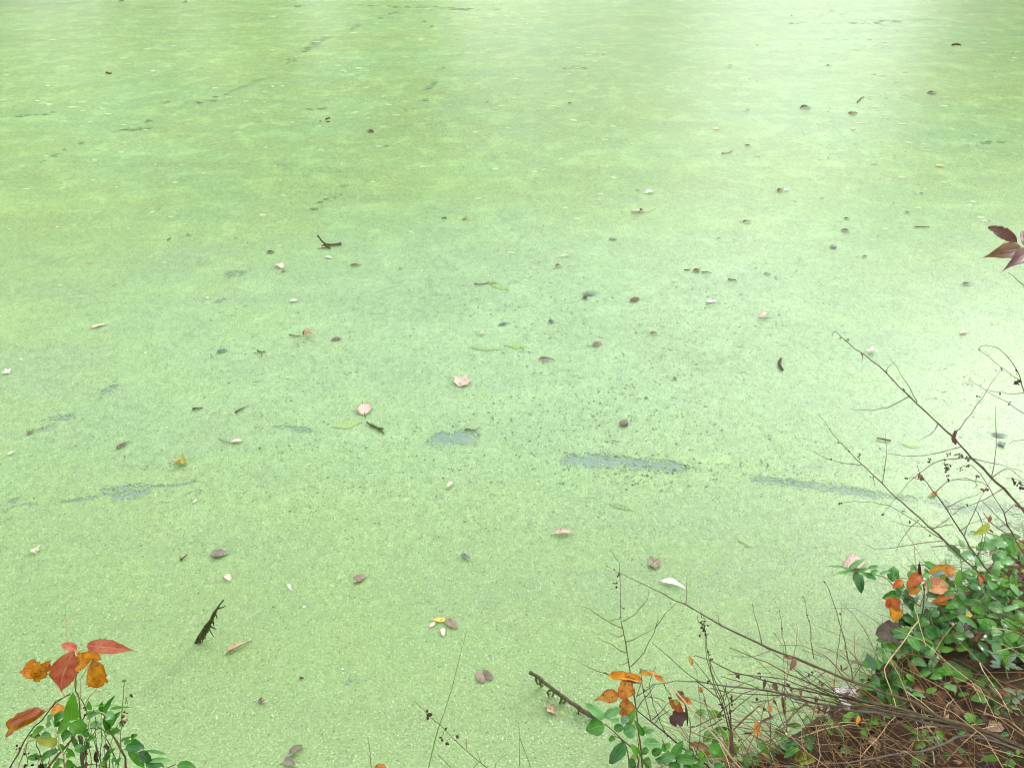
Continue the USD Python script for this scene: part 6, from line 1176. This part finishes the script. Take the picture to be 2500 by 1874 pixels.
vine('single round green leaf beside the pale stiff straw', on_ground(0.08), Z((1480, 1040))[0], lv(Z, (1480, 1020, 1480, 885, 22, 'bright', dict(shape='round', up=0.2)), (1520, 1000, 1690, 980, 12, 'green', {})), [Z((1470, 1120), (1480, 1000))])
vine('green leaves in the bottom right corner', on_ground(0.07), Z((2100, 1480))[0], lv(Z, (1880, 1490, 1620, 1510, 18, 'bright', {}), (2080, 1330, 1880, 1340, 16, 'grayg', {}), (2080, 1460, 1960, 1410, 14, 'grayg', {}), (2100, 1500, 2212, 1460, 16, 'green', {}), (2090, 1530, 1930, 1600, 20, 'bright', {}), (2110, 1440, 2140, 1380, 10, 'bright', {}), (1420, 1400, 1250, 1390, 15, 'grayg', {}), (900, 1500, 680, 1520, 20, 'green', {}), (700, 1570, 830, 1540, 16, 'grayg', {}), (1100, 1480, 1260, 1430, 18, 'green', {}), (2010, 1160, 1880, 1190, 12, 'grayg', {}), (1420, 1130, 1320, 1170, 12, 'grayg', {})), [Z((2150, 1620), (2090, 1480), (2060, 1350))])
vine('low vine at the foot of the bank beside the yellow leaf', on_ground(0.07), U((1500, 1300))[0], lv(U, (1430, 1070, 1220, 1050, 15, 'green', {}), (1440, 1000, 1600, 930, 16, 'grayg', {}), (1390, 1290, 1190, 1300, 12, 'deep', {}), (1380, 1330, 1180, 1490, 20, 'green', {}), (1470, 1240, 1620, 1220, 26, 'deep', {}), (1500, 1290, 1560, 1400, 22, 'green', {}), (640, 1570, 740, 1480, 26, 'green', {}), (230, 1310, 360, 1400, 18, 'green', {}), (600, 1370, 610, 1290, 8, 'bright', {}), (1320, 850, 1300, 910, 12, 'bright', {}), (1790, 970, 1850, 1080, 14, 'bright', {}), (1790, 720, 1850, 660, 16, 'bright', {}), (2100, 870, 2200, 940, 18, 'green', {}), (1960, 1100, 1840, 1060, 12, 'grayg', {}), (60, 1500, 190, 1440, 20, 'green', {}), (2212, 1000, 2100, 900, 16, 'green', {}), (480, 1600, 380, 1560, 20, 'deep', {}), (1940, 1380, 2100, 1400, 18, 'grayg', {}), (1260, 830, 1480, 880, 10, 'grayg', {})),
    [U((1500, 1500), (1450, 1200), (1420, 1000)), U((700, 1700), (640, 1500), (600, 1330))])
vine('tiny-leaved yellowish vine tangle high at the right edge', on_height(0.22, 1480, 0.29, 1360), (2470, 1470), [(K((a, b))[0], K((a + math.cos(q_) * 70, b + math.sin(q_) * 45))[0], float(rng.uniform(8, 13)), 'yellowg' if i % 3 == 0 else 'bright', {}) for i, (a, b, q_) in enumerate([(float(rng.uniform(1660, 1960)), float(rng.uniform(500, 760)), float(rng.uniform(0, 6.28))) for _ in range(22)])], [K((1700, 780), (1800, 600), (1950, 520))])
# denser leaves further in and lower down, in opposite pairs along short shoots
from shapely.geometry import Polygon, Point
def patch(label, poly, shoots, h, mats, size=(0.036, 0.066)):
    pg = Polygon(poly); x0, y0_, x1, y1_ = pg.bounds
    pos = on_ground(0.0)
    c = pg.representative_point()
    t = Plant('honeysuckle_vine', label, 'vine', pos, (c.x, c.y), 'green vines on the bank')
    done = 0
    while done < shoots:
        u, v = rng.uniform(x0, x1), rng.uniform(y0_, y1_)
        if not pg.contains(Point(u, v)):
            continue
        done += 1
        top = on_ground(rng.uniform(*h))(u, v)
        a = rng.uniform(0, 6.28); run = rng.uniform(0.08, 0.15)
        d = np.array([math.cos(a), math.sin(a), 0.0])
        s = [top - d * run + [0, 0, -0.05], top - d * run * 0.45 + [0, 0, -0.012], top]
        s[0][2] = max(s[0][2], 0.01)
        t.part('runner', tube(s, 0.0014, 0.0009, 4, 0.001), M['stembrown' if rng.uniform() < 0.5 else 'stemgreen'])
        k = rng.integers(2, 4)
        for i in range(k):
            q0 = s[2] + (s[0] - s[2]) * (i * 0.36)
            for sgn in (-1, 1):
                if rng.uniform() < 0.12:
                    continue
                L = rng.uniform(*size) * (1.0 if i else 0.85)
                b = a + sgn * (1.25 - 0.35 * (i == 0)) + rng.normal(0, 0.25)
                e = np.array([math.cos(b), math.sin(b), rng.normal(-0.12, 0.28)])
                m_ = mats[rng.integers(len(mats))]
                q1 = q0 + unit(e) * L
                t.part('leaf', leaf(q0 + unit(e) * 0.004, q1, L * rng.uniform(0.5, 0.68), rng.normal(0, 0.28, 3) + [0, -0.25, 1], 'ovate', arch=rng.uniform(0.02, 0.14), fold=rng.uniform(0.05, 0.35), wave=0.03, nv=7, nu=4), M[m_])
GM = ['green', 'green', 'deep', 'green', 'grayg', 'bright', 'deep', 'green']
patch('dense dark vine leaves in the middle of the bank below the rosy leaves', [(2220, 1500), (2330, 1470), (2360, 1570), (2260, 1620), (2200, 1600)], 13, (0.06, 0.16), GM)
patch('dense vine leaves right of the rosy leaves', [(2320, 1400), (2400, 1370), (2430, 1480), (2340, 1500)], 11, (0.08, 0.18), GM)
patch('dense vine leaves at the right edge level with the black stem', [(2400, 1470), (2505, 1450), (2510, 1590), (2400, 1590)], 13, (0.06, 0.16), GM)
patch('vine leaves on the upper rim of the bank under the leaning weeds', [(2270, 1420), (2350, 1330), (2505, 1300), (2505, 1420), (2380, 1440)], 15, (0.10, 0.22), GM)
patch('vine leaves spreading over the water edge left of the bent straw', [(2120, 1590), (2200, 1560), (2230, 1640), (2140, 1680)], 8, (0.04, 0.12), GM)
patch('scattered low green leaves in the dry grass below the bent straw', [(2030, 1700), (2160, 1640), (2250, 1700), (2150, 1760)], 5, (0.03, 0.08), GM, (0.025, 0.045))
patch('scattered green leaves in the dry grass at the bottom middle of the bank', [(1900, 1780), (2100, 1760), (2130, 1874), (1880, 1874)], 6, (0.03, 0.08), GM, (0.025, 0.045))
patch('scattered green leaves by the brown stub at the bottom edge', [(1680, 1810), (1850, 1790), (1860, 1880), (1660, 1880)], 6, (0.03, 0.08), GM, (0.028, 0.048))
patch('scattered green leaves in the litter right of the fallen stalks', [(2350, 1620), (2500, 1640), (2500, 1760), (2400, 1730)], 4, (0.03, 0.08), GM, (0.025, 0.045))
